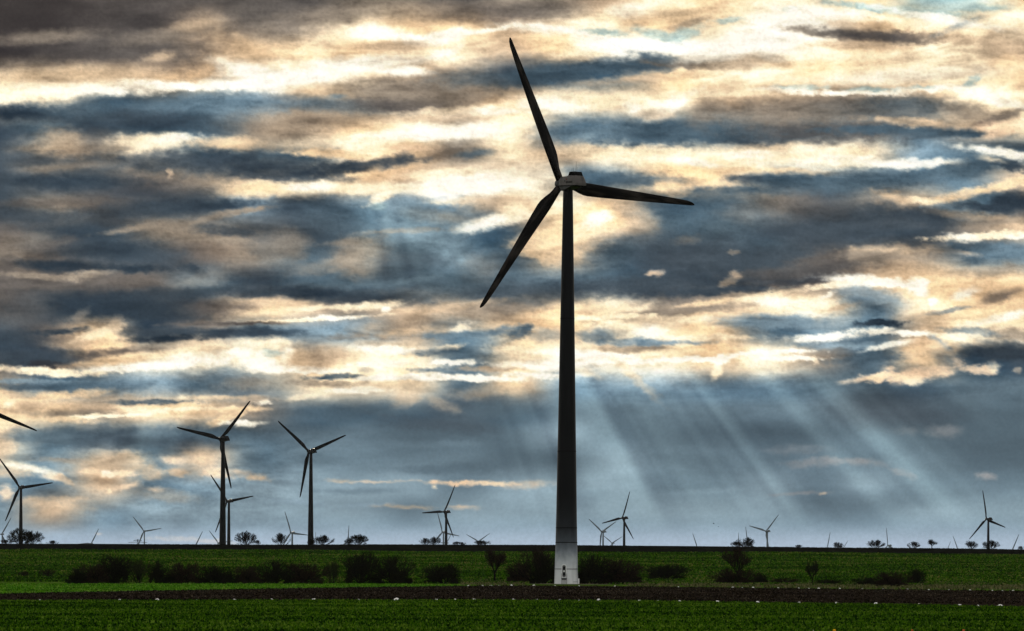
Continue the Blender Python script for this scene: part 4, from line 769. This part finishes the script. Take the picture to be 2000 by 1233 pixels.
T(381, 1067, (394, 1038), 33, 26, 'lone pale leaning blade left of the tall overlapping pair', True)
T(426, 1061, (408, 1036), 31, 26, 'pale turbine hidden behind the tall tower left of the middle', True)
T(618, 1066, (615, 1039), 27, 35, 'very faint blade right of the second tall tower', True)
T(679, 1060, (680, 1026), 34, 35, 'lone upright pale blade above a thin bare tree', True)
T(1362, 1071, (1351, 1042), 32, 30, 'lone pale blade leaning left, between the big turbine and the dark tree', True)
T(1441.5, 1071, (1441, 1041), 31, 35, 'left one of two pale blades rising behind the dark tree, upright', True)
T(1460, 1063, (1454, 1029), 35, 35, 'right one of two pale blades rising behind the dark tree', True)
T(1615, 1073, (1620, 1040), 34, 35, 'lone upright pale blade left of a small dark tree', True)
T(1644, 1076, (1656, 1056), 25, 35, 'short leaning pale blade right of a small dark tree', True)
T(1734, 1066, (1728, 1031), 36, 42, 'pale turbine by the broad bare tree, one upright blade and its housing showing', True)
T(1848, 1080, (1856, 1058), 25, 35, 'short faint blade left of the longer one near the rightmost turbine', True)
T(1871, 1075, (1859, 1048), 31, 30, 'pale blade leaning left, left of the rightmost dark turbine', True)
T(1975, 1079, (1990, 1043), 39, 28, 'pale blade leaning right at the right end of the skyline', True)
T(3, 1044, (19, 1011), 38, 32, 'pale turbine cut by the left edge, behind a lower dark blade', True)
# ------------------------------------------------------------------ a far lattice pylon and two birds
d = 4600; pt = at(269, 1053, d); zg = float(H(pt.x, d)); m_pyl = mat('dark_pylon_steel', (.03, .03, .03), .7)
py_ = empty('lattice_pylon', (pt.x, d, zg), label='faint lattice pylon with wide crossarms beside a pale turbine', cat='pylon')
Hh = pt.z-zg; mb = MB()
for sx in (-1, 1):
    for sy in (-1, 1): mb.seg((sx*3.5, sy*3.5, 0), (sx*.6, sy*.6, Hh), .3, .16, 4)
for k in range(14):
    z0 = Hh*k/14; z1 = Hh*(k+1)/14; a = 3.5-2.9*k/14; b = 3.5-2.9*(k+1)/14
    for s in (-1, 1): mb.seg((-a, s*a, z0), (b, s*b, z1), .13, .13, 3); mb.seg((a, s*a, z0), (-b, s*b, z1), .13, .13, 3)
mb.build('mast', m_pyl, py_)
for zz, L in ((Hh-2.6, 7), (Hh-5.6, 15.5)):
    mb = MB(); mb.seg((-L, 0, zz), (L, 0, zz), .22, .22, 4)
    for s in (-1, 1):
        mb.seg((s*L, 0, zz), (s*.6, 0, zz+2.0), .16, .16, 3)
        for k in range(1, 6): mb.seg((s*L*k/6, 0, zz), (s*(L*(k-.5)/6), 0, zz+2*(1-k/6)), .1, .1, 3); mb.seg((s*L*k/6, 0, zz), (s*L*k/6, 0, zz-1.3*(k % 2)), .12, .12, 3)
    mb.build('crossarm', m_pyl, py_)
m_bird = mat('dark_feathers', (.01, .01, .01), .8)
for px, py, s, lab in ((1394, 1023, 1, 'tiny dark bird, the higher of two right of the middle'), (1403, 1029, .7, 'tiny dark bird, the lower of two right of the middle')):
    p = at(px, py, 560); mb = MB()
    prof = [(-.17, .008), (-.12, .03), (-.04, .05), (.05, .05), (.11, .03), (.15, .032), (.18, .018), (.21, .003)]
    mb.rings([[(x, math.cos(2*math.pi*i/10)*r, math.sin(2*math.pi*i/10)*r) for i in range(10)] for x, r in prof])
    mb.add([(-.17, 0, 0), (-.28, -.05, .01), (-.28, .05, .01), (-.25, 0, .015)], [(0, 1, 3), (0, 3, 2)])
    for w in (-1, 1):
        mb.add([(.07, w*.03, .02), (.05, w*.17, .10), (-.02, w*.34, .06), (-.06, w*.16, .09), (-.06, w*.03, .02), (.0, w*.10, .045)], [(0, 1, 5), (1, 2, 3, 5), (5, 3, 4), (0, 5, 4)])
    o = mb.build('bird', m_bird); o.location = p; o.scale = (s, s, s); o.rotation_euler = (R(20), 0, R(15)); tag(o, lab, 'bird', 'birds over the hill')
# ------------------------------------------------------------------ haze in the air over the land
mh_ = bpy.data.materials.new('haze'); mh_.use_nodes = True; t = mh_.node_tree; t.nodes.clear(); pv = N(t, 'ShaderNodeVolumePrincipled'); oo = N(t, 'ShaderNodeOutputMaterial')
pv.inputs['Density'].default_value = 0.8e-5; pv.inputs['Color'].default_value = (.86, .92, 1, 1); pv.inputs['Anisotropy'].default_value = 0
t.links.new(pv.outputs[0], oo.inputs['Volume'])
mb = MB(); mb.box((0, 4120, -30), (16000, 9260, 330)); hz = mb.build('haze', mh_); tag(hz, kind='stuff', label='thin blue haze over the distant land')
